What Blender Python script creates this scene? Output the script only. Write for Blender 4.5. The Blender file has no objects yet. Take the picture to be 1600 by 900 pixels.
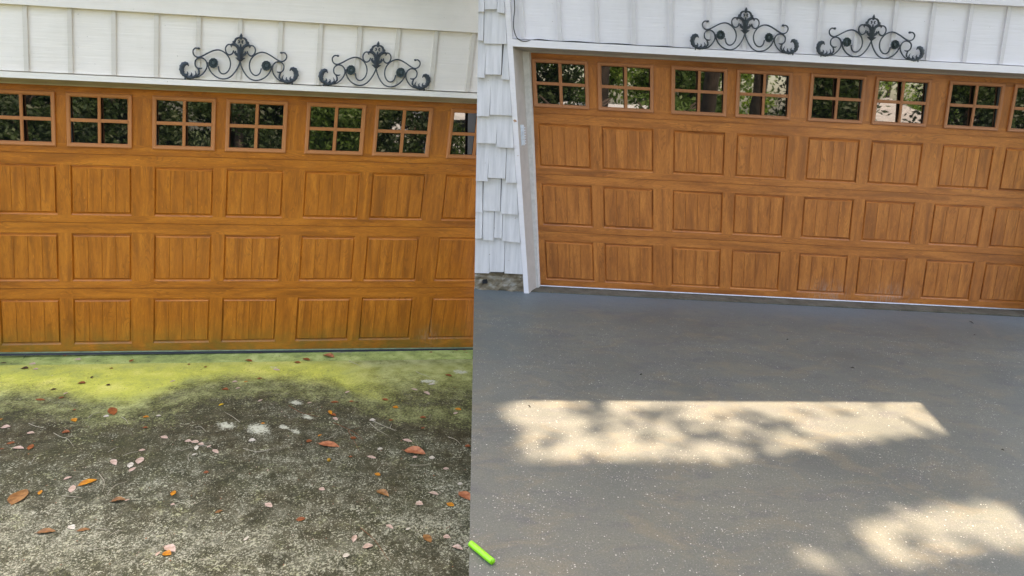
import bpy, bmesh, math, random
import numpy as np
from mathutils import Vector, Matrix

sc = bpy.context.scene
COL = sc.collection
rnd = random.Random(7)
rng = np.random.default_rng(11)

# ------------------------------------------------------------------ camera
UP = np.array([0.03306824, -0.96045455, -0.27646617])
RI = np.array([0.99940782, 0.03440939, 0.0])
FW = np.array([0.00951303, -0.27630246, 0.96102365])
WM = np.stack([RI, FW, UP])
CAMZ = 1.6231542
cam_data = bpy.data.cameras.new("camera")
cam_data.lens = 22.5
cam_data.sensor_width = 36.0
cam_data.clip_start = 0.05
cam_data.clip_end = 500
cam = bpy.data.objects.new("camera", cam_data)
COL.objects.link(cam)
ex, ey, ez = WM @ np.array([1, 0, 0]), WM @ np.array([0, -1, 0]), WM @ np.array([0, 0, -1])
cam.matrix_world = Matrix(((ex[0], ey[0], ez[0], 0), (ex[1], ey[1], ez[1], 0), (ex[2], ey[2], ez[2], CAMZ), (0, 0, 0, 1)))
sc.camera = cam

# ------------------------------------------------------------------ sky, sun, exposure
EL = math.radians(64)
AZ = math.atan2(0.224, 0.975)
LDIR = np.array([math.sin(AZ) * math.cos(EL), math.cos(AZ) * math.cos(EL), math.sin(EL)])   # towards the sun
world = bpy.data.worlds.new("World")
sc.world = world
world.use_nodes = True
nt = world.node_tree
sky = nt.nodes.new("ShaderNodeTexSky")
sky.sky_type = 'NISHITA'
sky.sun_disc = False
sky.sun_elevation = EL
sky.sun_rotation = AZ
sky.air_density = 1.0
sky.dust_density = 2.5
sky.ozone_density = 0.6
bgn = nt.nodes["Background"]
bgn.inputs["Strength"].default_value = 0.15
nt.links.new(sky.outputs[0], bgn.inputs[0])
sun = bpy.data.lights.new("sun", 'SUN')
sun.energy = 2.0
sun.angle = math.radians(0.55)
sun.color = (1.0, 0.90, 0.79)
so = bpy.data.objects.new("sun", sun)
COL.objects.link(so)
so.rotation_euler = Vector(LDIR).to_track_quat('Z', 'Y').to_euler()
so.location = (2, 8, 20)
sc.view_settings.view_transform = 'Standard'
sc.view_settings.look = 'None'
sc.view_settings.gamma = 1
sc.view_settings.exposure = 2.82
sc.view_settings.use_white_balance = True
sc.view_settings.white_balance_temperature = 8500
sc.view_settings.white_balance_tint = 15

# ------------------------------------------------------------------ frames of the two garage fronts
# (u along the front, v up, w out of the wall) -> world
AW = [np.array([[1.00648, 0.11106, 0.57847, -4.45024], [0.16574, 0.05357, -0.99047, 5.20391], [-0.0096, 1.08372, 0.01168, -0.55635]]),
      np.array([[0.955, -0.09809, -0.38697, 0.30997], [0.00426, -0.04732, -1.09448, 5.67748], [-0.01663, 0.95714, 0.01277, 0.0829]])]
def P(s, u, v, w=0.0):
    return AW[s] @ np.array([u, v, w, 1.0])
def GV(s, u):
    return (-0.088 - 0.0057 * u) if s == 0 else -0.078
def ground(s, px, py):
    """where the sight line through photo point (px,py) meets driveway s; returns u, w, world"""
    d = WM @ np.array([(px - 800) / 1000.0, (py - 450) / 1000.0, 1.0])
    A = AW[s]
    k0 = GV(s, 0); k1 = GV(s, 1) - k0
    U = A[:, 0] + k1 * A[:, 1]
    c = np.array([0, 0, CAMZ]) - A[:, 3] - A[:, 1] * k0
    r = np.linalg.solve(np.stack([U, A[:, 2], -d], 1), c)
    return r[0], r[1], P(s, r[0], GV(s, r[0]), r[1])
def front(s, px, py, w):
    """where the sight line meets the wall plane w; returns u, v"""
    d = WM @ np.array([(px - 800) / 1000.0, (py - 450) / 1000.0, 1.0])
    A = AW[s]
    c = np.array([0, 0, CAMZ]) - A[:, 3] - A[:, 2] * w
    r = np.linalg.solve(np.stack([A[:, 0], A[:, 1], -d], 1), c)
    return r[0], r[1]

# ------------------------------------------------------------------ objects
def empty(name, loc, label, cat, group=None):
    o = bpy.data.objects.new(name, None)
    o.location = loc
    o.empty_display_size = 0.1
    COL.objects.link(o)
    o["label"] = label
    o["category"] = cat
    if group: o["group"] = group
    return o
def tag(o, label, cat, group=None):
    o["label"] = label; o["category"] = cat
    if group: o["group"] = group
    return o
class MB:
    def __init__(self):
        self.v = []; self.f = []; self.uv = []; self.mi = []; self.att = []
    def face(self, pts, uvs=None, mi=0):
        n = len(self.v)
        self.v += [tuple(float(c) for c in p) for p in pts]
        self.f.append(tuple(range(n, n + len(pts))))
        self.uv.append(uvs if uvs is not None else [(0, 0)] * len(pts))
        self.mi.append(mi)
    def box(self, s, u0, u1, v0, v1, w0, w1, mi=0, grain='u', skip=''):
        """box in the frame of front s; faces towards +w, +-u, +-v"""
        q = lambda u, v, w: P(s, u, v, w)
        def uvf(pl):
            return [((a, b) if grain == 'u' else (b, a)) for a, b in pl]
        F = {'f': ([(u0, v0, w1), (u1, v0, w1), (u1, v1, w1), (u0, v1, w1)], lambda c: (c[0], c[1])),
             'b': ([(u1, v0, w0), (u0, v0, w0), (u0, v1, w0), (u1, v1, w0)], lambda c: (c[0], c[1])),
             't': ([(u0, v1, w1), (u1, v1, w1), (u1, v1, w0), (u0, v1, w0)], lambda c: (c[0], c[2])),
             'd': ([(u0, v0, w0), (u1, v0, w0), (u1, v0, w1), (u0, v0, w1)], lambda c: (c[0], c[2])),
             'l': ([(u0, v0, w0), (u0, v0, w1), (u0, v1, w1), (u0, v1, w0)], lambda c: (c[2], c[1])),
             'r': ([(u1, v0, w1), (u1, v0, w0), (u1, v1, w0), (u1, v1, w1)], lambda c: (c[2], c[1]))}
        for k, (cs, g) in F.items():
            if k in skip: continue
            self.face([q(*c) for c in cs], uvf([g(c) for c in cs]), mi)
    def wbox(self, x0, x1, y0, y1, z0, z1, mi=0):
        c = [(x0, y0, z0), (x1, y0, z0), (x1, y1, z0), (x0, y1, z0), (x0, y0, z1), (x1, y0, z1), (x1, y1, z1), (x0, y1, z1)]
        for idx in ((0, 3, 2, 1), (4, 5, 6, 7), (0, 1, 5, 4), (1, 2, 6, 5), (2, 3, 7, 6), (3, 0, 4, 7)):
            self.face([c[i] for i in idx], None, mi)
    def poly_prism(self, s, pts, w0, w1, mi=0):
        """outline (u,v) counter-clockwise seen from +w"""
        n = len(pts)
        self.face([P(s, u, v, w1) for u, v in pts], list(pts), mi)
        for i in range(n):
            a, b = pts[i], pts[(i + 1) % n]
            self.face([P(s, a[0], a[1], w0), P(s, b[0], b[1], w0), P(s, b[0], b[1], w1), P(s, a[0], a[1], w1)], [(a[0], a[1])] * 4, mi)
    def tube(self, pts, rad, n=6, mi=0, cap=True):
        pts = [Vector(p) for p in pts]
        m = len(pts)
        if not isinstance(rad, (list, tuple)): rad = [rad] * m
        rings = []
        prev = None
        for i, p in enumerate(pts):
            t = (pts[min(i + 1, m - 1)] - pts[max(i - 1, 0)]).normalized()
            a = prev if prev is not None else Vector((0.3, 0.2, 1)).normalized()
            b = t.cross(a)
            if b.length < 1e-4: b = t.cross(Vector((1, 0, 0)))
            b.normalize(); a = b.cross(t).normalized(); prev = a
            rings.append([p + (a * math.cos(k * 2 * math.pi / n) + b * math.sin(k * 2 * math.pi / n)) * rad[i] for k in range(n)])
        base = len(self.v)
        for r in rings: self.v += [tuple(q) for q in r]
        for i in range(m - 1):
            for k in range(n):
                k2 = (k + 1) % n
                self.f.append((base + i * n + k, base + i * n + k2, base + (i + 1) * n + k2, base + (i + 1) * n + k))
                self.uv.append([(0, 0)] * 4); self.mi.append(mi)
        if cap:
            self.f.append(tuple(base + k for k in range(n))[::-1]); self.uv.append([(0, 0)] * n); self.mi.append(mi)
            self.f.append(tuple(base + (m - 1) * n + k for k in range(n))); self.uv.append([(0, 0)] * n); self.mi.append(mi)
    def build(self, name, mats, parent=None, loc=None, smooth=False, clip=None, kind=None, merge=True):
        if not isinstance(mats, (list, tuple)): mats = [mats]
        L = Vector(loc) if loc is not None else (parent.location.copy() if parent else Vector((0, 0, 0)))
        if parent is not None and parent.parent is not None and loc is None:
            L = parent["_o"] if "_o" in parent else L
        me = bpy.data.meshes.new(name)
        me.from_pydata([tuple(Vector(v) - Vector(L)) for v in self.v], [], self.f)
        ul = me.uv_layers.new(name="UVMap")
        flat = [c for fu in self.uv for c in fu]
        ul.data.foreach_set("uv", np.array(flat, dtype=np.float32).ravel())
        me.polygons.foreach_set("material_index", self.mi)
        for m in mats: me.materials.append(m)
        bm = bmesh.new(); bm.from_mesh(me)
        if merge: bmesh.ops.remove_doubles(bm, verts=bm.verts, dist=1e-5)
        if clip is not None:
            co, no = clip
            bmesh.ops.bisect_plane(bm, geom=bm.verts[:] + bm.edges[:] + bm.faces[:], plane_co=Vector(co) - Vector(L), plane_no=no, clear_outer=True)
        bm.to_mesh(me); bm.free()
        if smooth:
            me.polygons.foreach_set("use_smooth", [True] * len(me.polygons))
        me.update()
        o = bpy.data.objects.new(name, me)
        COL.objects.link(o)
        if parent is not None:
            o.parent = parent
        else:
            o.location = L
        if kind: o["kind"] = kind
        return o

# ------------------------------------------------------------------ materials
class NB:
    def __init__(self, name, rough=0.6, spec=0.5):
        self.m = bpy.data.materials.new(name); self.m.use_nodes = True
        self.t = self.m.node_tree; self.b = self.t.nodes["Principled BSDF"]
        self.b.inputs["Roughness"].default_value = rough
        self.b.inputs["Specular IOR Level"].default_value = spec
    def n(self, typ, **kw):
        o = self.t.nodes.new(typ)
        for k, v in kw.items():
            if hasattr(o, k): setattr(o, k, v)
            else: o.inputs[k].default_value = v
        return o
    def l(self, a, b): self.t.links.new(a, b)
    def coord(self, kind='Object', scale=(1, 1, 1), loc=(0, 0, 0), rot=(0, 0, 0)):
        tc = self.n("ShaderNodeTexCoord"); mp = self.n("ShaderNodeMapping")
        mp.inputs["Scale"].default_value = scale; mp.inputs["Location"].default_value = loc; mp.inputs["Rotation"].default_value = rot
        self.l(tc.outputs[kind], mp.inputs[0]); return mp.outputs[0]
    def noise(self, vec, scale, detail=3, rough=0.5, dist=0.0):
        o = self.n("ShaderNodeTexNoise"); o.inputs["Scale"].default_value = scale; o.inputs["Detail"].default_value = detail
        o.inputs["Roughness"].default_value = rough; o.inputs["Distortion"].default_value = dist
        self.l(vec, o.inputs["Vector"]); return o.outputs["Fac"]
    def ramp(self, fac, stops, interp='LINEAR'):
        o = self.n("ShaderNodeValToRGB"); cr = o.color_ramp; cr.interpolation = interp
        while len(cr.elements) < len(stops): cr.elements.new(0.5)
        for e, (p, c) in zip(cr.elements, stops):
            e.position = p; e.color = (c[0], c[1], c[2], 1) if not isinstance(c, (int, float)) else (c, c, c, 1)
        self.l(fac, o.inputs[0]); return o.outputs[0]
    def mix(self, fac, a, b, blend='MIX'):
        o = self.n("ShaderNodeMix", data_type='RGBA', blend_type=blend)
        for sock, val in ((o.inputs[0], fac), (o.inputs[6], a), (o.inputs[7], b)):
            if isinstance(val, bpy.types.NodeSocket): self.l(val, sock)
            elif isinstance(val, (int, float)): sock.default_value = val
            else: sock.default_value = (val[0], val[1], val[2], 1)
        return o.outputs[2]
    def math(self, op, a, b=0.0, clamp=False):
        o = self.n("ShaderNodeMath", operation=op, use_clamp=clamp)
        for sock, val in ((o.inputs[0], a), (o.inputs[1], b)):
            if isinstance(val, bpy.types.NodeSocket): self.l(val, sock)
            else: sock.default_value = val
        return o.outputs[0]
    def color(self, c):
        if isinstance(c, bpy.types.NodeSocket): self.l(c, self.b.inputs["Base Color"])
        else: self.b.inputs["Base Color"].default_value = (c[0], c[1], c[2], 1)
    def bump(self, h, strength=0.3, dist=0.01):
        o = self.n("ShaderNodeBump"); o.inputs["Strength"].default_value = strength; o.inputs["Distance"].default_value = dist
        self.l(h, o.inputs["Height"]); self.l(o.outputs[0], self.b.inputs["Normal"]); return o
    def attr(self, name):
        return self.n("ShaderNodeAttribute", attribute_name=name).outputs["Fac"]

def plain(name, c, rough=0.6, spec=0.5, var=0.0, scale=8.0, metal=0.0):
    b = NB(name, rough, spec)
    b.b.inputs["Metallic"].default_value = metal
    if var:
        f = b.noise(b.coord('Object'), scale, 5, 0.6)
        b.color(b.ramp(f, [(0.3, [x * (1 - var) for x in c]), (0.7, [min(1, x * (1 + var)) for x in c])]))
    else: b.color(c)
    return b.m

def wood_mat(name, dark, mid, light, grime, scuff):
    b = NB(name, 0.34, 0.30)
    b.b.inputs['Coat Weight'].default_value = 0.28; b.b.inputs['Coat Roughness'].default_value = 0.16; b.b.inputs['Coat IOR'].default_value = 1.6
    uv = b.coord('UV')
    def st(sx, sy):
        mp = b.n("ShaderNodeMapping"); mp.inputs["Scale"].default_value = (sx, sy, 1); b.l(uv, mp.inputs[0]); return mp.outputs[0]
    big = b.noise(st(1.8, 15), 1.0, 5, 0.62, 0.6)
    blot = b.noise(st(9, 30), 1.0, 5, 0.7, 1.4)
    c = b.ramp(big, [(0.30, dark), (0.48, mid), (0.68, light)])
    c = b.mix(b.ramp(blot, [(0.50, 0.0), (0.70, 0.55)]), c, dark)
    fine = b.noise(st(14, 330), 1.0, 4, 0.7)
    c = b.mix(b.ramp(fine, [(0.35, 0.36), (0.6, 0.0)]), c, [x * 0.55 for x in dark])
    # cathedral figure : rings of a distorted noise
    figv = b.noise(st(2.2, 13), 1.0, 1, 0.4, 0.2)
    fig = b.math('SINE', b.math('MULTIPLY', figv, 95.0))
    msk = b.ramp(b.noise(st(3.0, 6.0), 1.0, 1), [(0.52, 0.0), (0.62, 0.5)])
    c = b.mix(b.math('MULTIPLY', b.math('MULTIPLY', b.math('GREATER_THAN', fig, 0.62), msk), 0.8), c, [x * 0.7 for x in dark])
    lt = b.noise(st(16, 90), 1.0, 3, 0.6)
    c = b.mix(b.ramp(lt, [(0.64, 0.0), (0.74, 0.5)]), c, [min(1, x * 1.5) for x in light])
    # attributes: grime at the foot of the door, pale splash marks
    gr = b.attr("foot")
    gn = b.noise(b.coord('Object'), 9.0, 5, 0.65)
    gm = b.math('MULTIPLY', gr, b.ramp(gn, [(0.35, 0.25), (0.65, 1.0)]))
    c = b.mix(gm, c, grime)
    sm = b.math('MULTIPLY', b.attr("scuff"), b.ramp(b.noise(b.coord('Object', (40, 40, 8)), 2.0, 3), [(0.42, 0.0), (0.62, 1.0)]))
    c = b.mix(b.math('MULTIPLY', sm, 0.38), c, scuff)
    b.color(c)
    b.bump(b.math('ADD', fine, b.math('MULTIPLY', big, 0.5)), 0.16, 0.002)
    b.l(b.ramp(blot, [(0.3, 0.33), (0.7, 0.48)]), b.b.inputs["Roughness"])
    return b.m
M_wood = [wood_mat("wood_grain_warm_cast", (0.33, 0.096, 0.010), (0.53, 0.158, 0.015), (0.70, 0.232, 0.026), (0.16, 0.125, 0.022), (0.45, 0.42, 0.36)),
          wood_mat("wood_grain_cool_cast", (0.31, 0.097, 0.025), (0.52, 0.168, 0.038), (0.68, 0.240, 0.056), (0.30, 0.12, 0.02), (0.45, 0.40, 0.36))]  # one door finish, each side's white-balance cast put into the colour
M_frame = [plain("window_frame_tan", (0.53, 0.200, 0.070), 0.45, 0.3, 0.05, 4), plain("window_frame_rose", (0.46, 0.185, 0.085), 0.45, 0.3, 0.05, 4)]

def paint(name, c, dirt, lines=True, rust=False, streak=0.12):
    b = NB(name, 0.55, 0.35)
    oc = b.coord('Object')
    f = b.noise(b.coord('Object', (2.2, 2.2, 50)), 1.0, 4, 0.65)
    col = b.mix(b.ramp(f, [(0.38, 0.0), (0.72, streak * 3)]), c, [x * 0.86 for x in c])
    g = b.noise(oc, 3.0, 5, 0.6)
    col = b.mix(b.ramp(g, [(0.45, 0.0), (0.75, 0.28)]), col, dirt)
    sp = b.noise(oc, 60.0, 2, 0.5)
    col = b.mix(b.ramp(sp, [(0.76, 0.0), (0.80, 0.8)]), col, (0.18, 0.13, 0.08))
    if rust:
        r = b.noise(b.coord('Object', (1, 1, 1)), 13.0, 3, 0.6)
        col = b.mix(b.ramp(r, [(0.715, 0.0), (0.75, 0.85)]), col, (0.40, 0.17, 0.05))
    b.color(col)
    if lines:
        b.bump(f, 0.55, 0.006)
    return b.m
CREAM = (0.84, 0.775, 0.70); COOL = (0.80, 0.775, 0.81)  # warm and cool light casts of one white, tinted into the colours
M_side = [paint("siding_cream", CREAM, (0.60, 0.55, 0.47)), paint("siding_cool", COOL, (0.60, 0.58, 0.58), streak=0.07)]
M_trim = [paint("trim_cream", (0.83, 0.78, 0.71), (0.62, 0.58, 0.48), True, True), paint("trim_cool", (0.82, 0.79, 0.82), (0.62, 0.60, 0.60), True, True)]
M_batt = [paint("batten_cream", (0.66, 0.605, 0.53), (0.52, 0.47, 0.40), True), paint("batten_cool", (0.68, 0.655, 0.675), (0.56, 0.54, 0.54), True)]
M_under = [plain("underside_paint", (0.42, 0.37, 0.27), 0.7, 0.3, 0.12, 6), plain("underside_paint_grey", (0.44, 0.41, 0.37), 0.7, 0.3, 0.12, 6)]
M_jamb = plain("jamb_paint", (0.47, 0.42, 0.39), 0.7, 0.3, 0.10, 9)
M_stop = plain("weather_stop", (0.66, 0.63, 0.61), 0.6, 0.3, 0.12, 25)
def shingle_mat():
    b = NB("painted_cedar_shingle", 0.7, 0.3)
    g = b.noise(b.coord('Object', (30, 30, 2.0)), 1.0, 4, 0.6)
    c = b.ramp(g, [(0.3, (0.54, 0.53, 0.545)), (0.6, (0.68, 0.665, 0.68))])
    c = b.mix(b.ramp(b.noise(b.coord('Object'), 5.0, 5), [(0.5, 0.0), (0.75, 0.35)]), c, (0.44, 0.43, 0.44))
    c = b.mix(b.ramp(b.noise(b.coord('Object'), 45.0, 3), [(0.72, 0.0), (0.78, 0.8)]), c, (0.24, 0.18, 0.13))
    b.color(c); b.bump(g, 0.6, 0.006); return b.m
M_shin = shingle_mat()
M_shingap = plain("shingle_underlay", (0.10, 0.09, 0.09), 0.9)
def foundation_mat():
    b = NB("old_foundation", 0.9, 0.2)
    c = b.ramp(b.noise(b.coord('Object', (1, 1, 2.6)), 9.0, 6, 0.65), [(0.3, (0.10, 0.075, 0.05)), (0.5, (0.26, 0.21, 0.15)), (0.74, (0.55, 0.53, 0.50))])
    b.color(c); b.bump(b.noise(b.coord('Object'), 30, 5), 0.8, 0.01); return b.m
M_found = foundation_mat()

def mirror_glass():
    b = NB("dark_window_glass", 0.015, 0.5)
    b.color((0.004, 0.005, 0.006))
    b.b.inputs["IOR"].default_value = 2.35
    b.bump(b.noise(b.coord('Object'), 5.0, 1), 0.06, 0.004)
    return b.m
M_glass = mirror_glass()
M_reveal = plain("glazing_spacer", (0.62, 0.66, 0.70), 0.5)
M_rubber = plain("seal_rubber", (0.012, 0.014, 0.02), 0.5)
M_alu = plain("seal_retainer", (0.55, 0.57, 0.60), 0.4, 0.5, 0.15, 20, 0.4)
M_alug = plain("seal_retainer_mossy", (0.17, 0.22, 0.13), 0.6, 0.3, 0.4, 12)
def iron_mat():
    b = NB("dark_patinated_iron", 0.42, 0.5)
    f = b.noise(b.coord('Object'), 45, 4, 0.6)
    b.color(b.ramp(f, [(0.35, (0.018, 0.024, 0.036)), (0.6, (0.036, 0.052, 0.066)), (0.8, (0.10, 0.14, 0.15))]))
    b.bump(f, 0.4, 0.002); return b.m
M_iron = iron_mat()
M_ros = plain("patinated_rosette", (0.060, 0.085, 0.090), 0.5, 0.5, 0.5, 60)
M_cable = plain("black_cable", (0.012, 0.012, 0.014), 0.5)
M_hose = plain("lime_green_hose", (0.22, 0.72, 0.01), 0.32, 0.6)
M_metal = plain("galvanised_metal", (0.66, 0.72, 0.80), 0.4, 0.5, 0.10, 60)

# ---- clean driveway
def clean_concrete():
    b = NB("washed_concrete", 0.55, 0.45)
    oc = b.coord('Object')
    big = b.noise(oc, 1.3, 6, 0.62, 0.6)
    c = b.ramp(big, [(0.3, (0.092, 0.107, 0.092)), (0.5, (0.124, 0.133, 0.110)), (0.7, (0.148, 0.149, 0.114))])
    wav = b.noise(b.coord('Object', (1.2, 5, 1)), 2.2, 4, 0.6, 0.5)
    c = b.mix(b.ramp(wav, [(0.35, 0.0), (0.7, 0.42)]), c, (0.100, 0.106, 0.103))
    st1 = b.noise(b.coord('Object', (1, 1.6, 1), (3, 1, 0)), 3.1, 5, 0.65, 0.8)
    c = b.mix(b.ramp(st1, [(0.50, 0.0), (0.64, 0.7)]), c, (0.165, 0.150, 0.106))
    st2 = b.noise(b.coord('Object', (1, 2.2, 1), (7, 4, 0)), 5.0, 5, 0.65, 1.0)
    c = b.mix(b.ramp(st2, [(0.52, 0.0), (0.66, 0.7)]), c, (0.092, 0.097, 0.096))
    c = b.mix(b.attr("bluish_lift"), c, (0.130, 0.180, 0.206))
    grain = b.noise(oc, 170.0, 4, 0.75)
    c = b.mix(b.ramp(grain, [(0.34, 0.55), (0.52, 0.0)]), c, (0.055, 0.058, 0.054))
    c = b.mix(b.ramp(b.noise(oc, 150.0, 3, 0.7), [(0.56, 0.0), (0.66, 0.30)]), c, (0.34, 0.34, 0.31))
    # exposed pale aggregate, denser in patches
    den = b.noise(oc, 3.4, 4, 0.65)
    for i, (s_, th, rad) in enumerate(((62.0, 0.0, 0.24), (100.0, 0.0, 0.32), (150.0, 0.0, 0.36))):
        v = b.n("ShaderNodeTexVoronoi", feature='F1'); v.inputs["Scale"].default_value = s_
        v.inputs["Randomness"].default_value = 1.0
        b.l(b.coord('Object', (1, 1, 1), (i * 3.3, 0, 0)), v.inputs["Vector"])
        sepc = b.n("ShaderNodeSeparateColor"); b.l(v.outputs["Color"], sepc.inputs[0])
        keep = b.math('LESS_THAN', sepc.outputs[0], b.math('MULTIPLY', b.math('MULTIPLY', b.ramp(den, [(0.42, 0.04), (0.62, 1.0)]), b.attr("speckle")), (0.28, 0.38, 0.5)[i]))
        siz = b.math('MULTIPLY', b.math('POWER', sepc.outputs[1], 1.5), rad)
        dot = b.math('LESS_THAN', v.outputs["Distance"], siz)
        m = b.math('MULTIPLY', keep, dot)
        c = b.mix(b.math('MULTIPLY', m, (0.9, 0.75, 0.5)[i]), c, (0.55, 0.54, 0.48))
    b.color(c)
    b.bump(b.math('ADD', b.noise(oc, 120, 3), b.math('MULTIPLY', wav, 0.6)), 0.22, 0.004)
    b.l(b.ramp(big, [(0.3, 0.42), (0.7, 0.62)]), b.b.inputs["Roughness"])
    return b.m
M_clean = clean_concrete()
# ---- dirty driveway
def mossy_concrete():
    b = NB("mossy_stained_concrete", 0.85, 0.25)
    oc = b.coord('Object')
    edge = b.noise(oc, 7.0, 8, 0.75)
    e2 = b.math('MULTIPLY', b.math('SUBTRACT', edge, 0.5), 0.9)
    e3 = b.math('MULTIPLY', b.math('SUBTRACT', b.noise(oc, 60.0, 5, 0.8), 0.5), 1.6)
    # base, worn concrete with dark algae
    med = b.noise(oc, 9.0, 6, 0.7)
    darkc = b.ramp(med, [(0.32, (0.036, 0.029, 0.011)), (0.5, (0.066, 0.055, 0.026)), (0.68, (0.125, 0.110, 0.062))])
    lightc = b.ramp(med, [(0.32, (0.050, 0.050, 0.024)), (0.5, (0.105, 0.104, 0.062)), (0.68, (0.21, 0.205, 0.14))])
    pl = b.math('ADD', b.attr("worn"), b.math('MULTIPLY', b.math('SUBTRACT', b.noise(oc, 3.4, 8, 0.72), 0.5), 2.2), True)
    c = b.mix(b.ramp(pl, [(0.15, 0.0), (0.85, 1.0)]), darkc, lightc)
    c = b.mix(b.math('MULTIPLY', b.ramp(b.noise(oc, 2.3, 3), [(0.45, 0.0), (0.65, 0.5)]), 0.7), c, (0.055, 0.065, 0.028))
    # pale grit
    for i, (s_, thr0, thr1, colr) in enumerate(((60.0, 0.575, 0.62, (0.40, 0.395, 0.28)), (95.0, 0.585, 0.635, (0.50, 0.49, 0.36)), (150.0, 0.585, 0.65, (0.40, 0.39, 0.28)))):
        g = b.noise(oc, s_, 3, 0.6)
        clus = b.noise(oc, 8.0 + 5 * i, 4, 0.65)
        gg = b.math('ADD', g, b.math('MULTIPLY', b.math('ADD', b.math('SUBTRACT', clus, 0.56), b.math('MULTIPLY', b.math('SUBTRACT', pl, 0.5), 0.30)), 0.34))
        c = b.mix(b.math('MULTIPLY', b.ramp(gg, [(thr0, 0.0), (thr1, 1.0)]), b.math('SUBTRACT', 1.0, b.math('MULTIPLY', b.attr("moss"), 0.9))), c, colr)
    dk = b.noise(oc, 80.0, 4, 0.75)
    c = b.mix(b.ramp(dk, [(0.34, 0.85), (0.46, 0.0)]), c, (0.022, 0.020, 0.008))
    blt = b.noise(oc, 5.5, 8, 0.78, 0.6)
    c = b.mix(b.ramp(blt, [(0.36, 0.75), (0.50, 0.0)]), c, (0.034, 0.034, 0.016))
    c = b.mix(b.math('MULTIPLY', b.ramp(blt, [(0.56, 0.0), (0.68, 0.55)]), pl), c, (0.30, 0.295, 0.21))
    # moss film
    mo = b.math('ADD', b.math('ADD', b.attr("moss"), b.math('MULTIPLY', e2, 1.25)), e3, True)
    mm = b.ramp(mo, [(0.12, 0.0), (0.75, 1.0)])
    mcol = b.ramp(b.noise(oc, 4.2, 7, 0.7), [(0.3, (0.44, 0.48, 0.12)), (0.5, (0.66, 0.67, 0.11)), (0.7, (0.84, 0.80, 0.20))])
    mcol = b.mix(b.attr("olive"), mcol, b.ramp(b.noise(oc, 7, 5, 0.6), [(0.35, (0.24, 0.27, 0.085)), (0.65, (0.50, 0.53, 0.24))]))
    mcol = b.mix(b.ramp(b.noise(oc, 75, 4, 0.7), [(0.30, 0.45), (0.5, 0.0)]), mcol, (0.30, 0.32, 0.09))
    mcol = b.mix(b.ramp(b.noise(oc, 48, 2, 0.5), [(0.70, 0.0), (0.75, 0.9)]), mcol, (0.055, 0.05, 0.02))
    c = b.mix(b.math('MULTIPLY', mm, 0.90), c, mcol)
    # lichen spots
    li = b.math('ADD', b.attr("lichen"), b.math('MULTIPLY', b.math('SUBTRACT', b.noise(oc, 45, 8, 0.85), 0.5), 3.2))
    c = b.mix(b.ramp(li, [(0.52, 0.0), (0.80, 0.9)]), c, (0.62, 0.62, 0.46))
    b.color(c)
    b.bump(b.math('ADD', dk, b.noise(oc, 40, 4)), 0.5, 0.006)
    return b.m
M_moss = mossy_concrete()
def apron_moss():
    b = NB("mossy_garage_floor_edge", 0.8, 0.25)
    oc = b.coord('Object')
    c = b.ramp(b.noise(oc, 7, 5, 0.6), [(0.3, (0.20, 0.25, 0.09)), (0.5, (0.36, 0.44, 0.13)), (0.7, (0.55, 0.62, 0.24))])
    c = b.mix(b.ramp(b.noise(oc, 60, 3, 0.6), [(0.62, 0.0), (0.68, 0.85)]), c, (0.05, 0.045, 0.025))
    b.color(c); b.bump(b.noise(oc, 60, 4), 0.4, 0.004); return b.m
M_apmoss = apron_moss()
def apron_clean():
    b = NB("bare_garage_floor_edge", 0.8, 0.25)
    oc = b.coord('Object')
    c = b.ramp(b.noise(oc, 8, 6, 0.65), [(0.3, (0.075, 0.070, 0.050)), (0.6, (0.145, 0.135, 0.105))])
    c = b.mix(b.ramp(b.noise(oc, 70, 3, 0.6), [(0.66, 0.0), (0.70, 0.8)]), c, (0.42, 0.30, 0.14))
    b.color(c); b.bump(b.noise(oc, 60, 4), 0.4, 0.004); return b.m
M_apclean = apron_clean()

def leafmat(name, c1, c2, tr=0.0, rough=0.5):
    b = NB(name, rough, 0.4)
    f = b.noise(b.coord('Object'), 40.0 if tr == 0 else 0.8, 3, 0.6)
    b.color(b.ramp(f, [(0.35, c1), (0.65, c2)]))
    if tr:
        t = b.n("ShaderNodeBsdfTranslucent"); t.inputs[0].default_value = (c2[0] * 1.6, c2[1] * 1.8, c2[2] * 1.2, 1)
        ms = b.n("ShaderNodeMixShader"); ms.inputs[0].default_value = tr
        out = b.t.nodes["Material Output"]
        b.l(b.b.outputs[0], ms.inputs[1]); b.l(t.outputs[0], ms.inputs[2]); b.l(ms.outputs[0], out.inputs[0])
    return b.m

# ------------------------------------------------------------------ ground
ZL = -0.80
lawn = MB()
xs = [-60, -20, -8, 0, 8, 20, 60]; ys = [-70, -40, -25, -16, -9, 2, 14, 40]
def lz(x, y):
    return ZL - (0.0 if y > -16 else min(1.6, (-16 - y) * 0.16))
for i in range(len(xs) - 1):
    for j in range(len(ys) - 1):
        q = [(xs[i], ys[j]), (xs[i + 1], ys[j]), (xs[i + 1], ys[j + 1]), (xs[i], ys[j + 1])]
        lawn.face([(x, y, lz(x, y)) for x, y in q])
gb = NB("lawn_grass", 0.9, 0.2)
gb.color(gb.ramp(gb.noise(gb.coord('Object'), 1.5, 6, 0.7), [(0.3, (0.035, 0.055, 0.015)), (0.7, (0.09, 0.11, 0.04))]))
o = lawn.build("lawn", gb.m, kind="structure")
road = MB()
for x in range(-60, 60, 10):
    road.face([(x, -15.5, ZL + 0.02), (x + 10, -15.5, ZL + 0.02), (x + 10, -12.2, ZL + 0.02), (x, -12.2, ZL + 0.02)])
road.build("road", plain("asphalt", (0.055, 0.055, 0.058), 0.85, 0.3, 0.25, 3), kind="structure")

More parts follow.
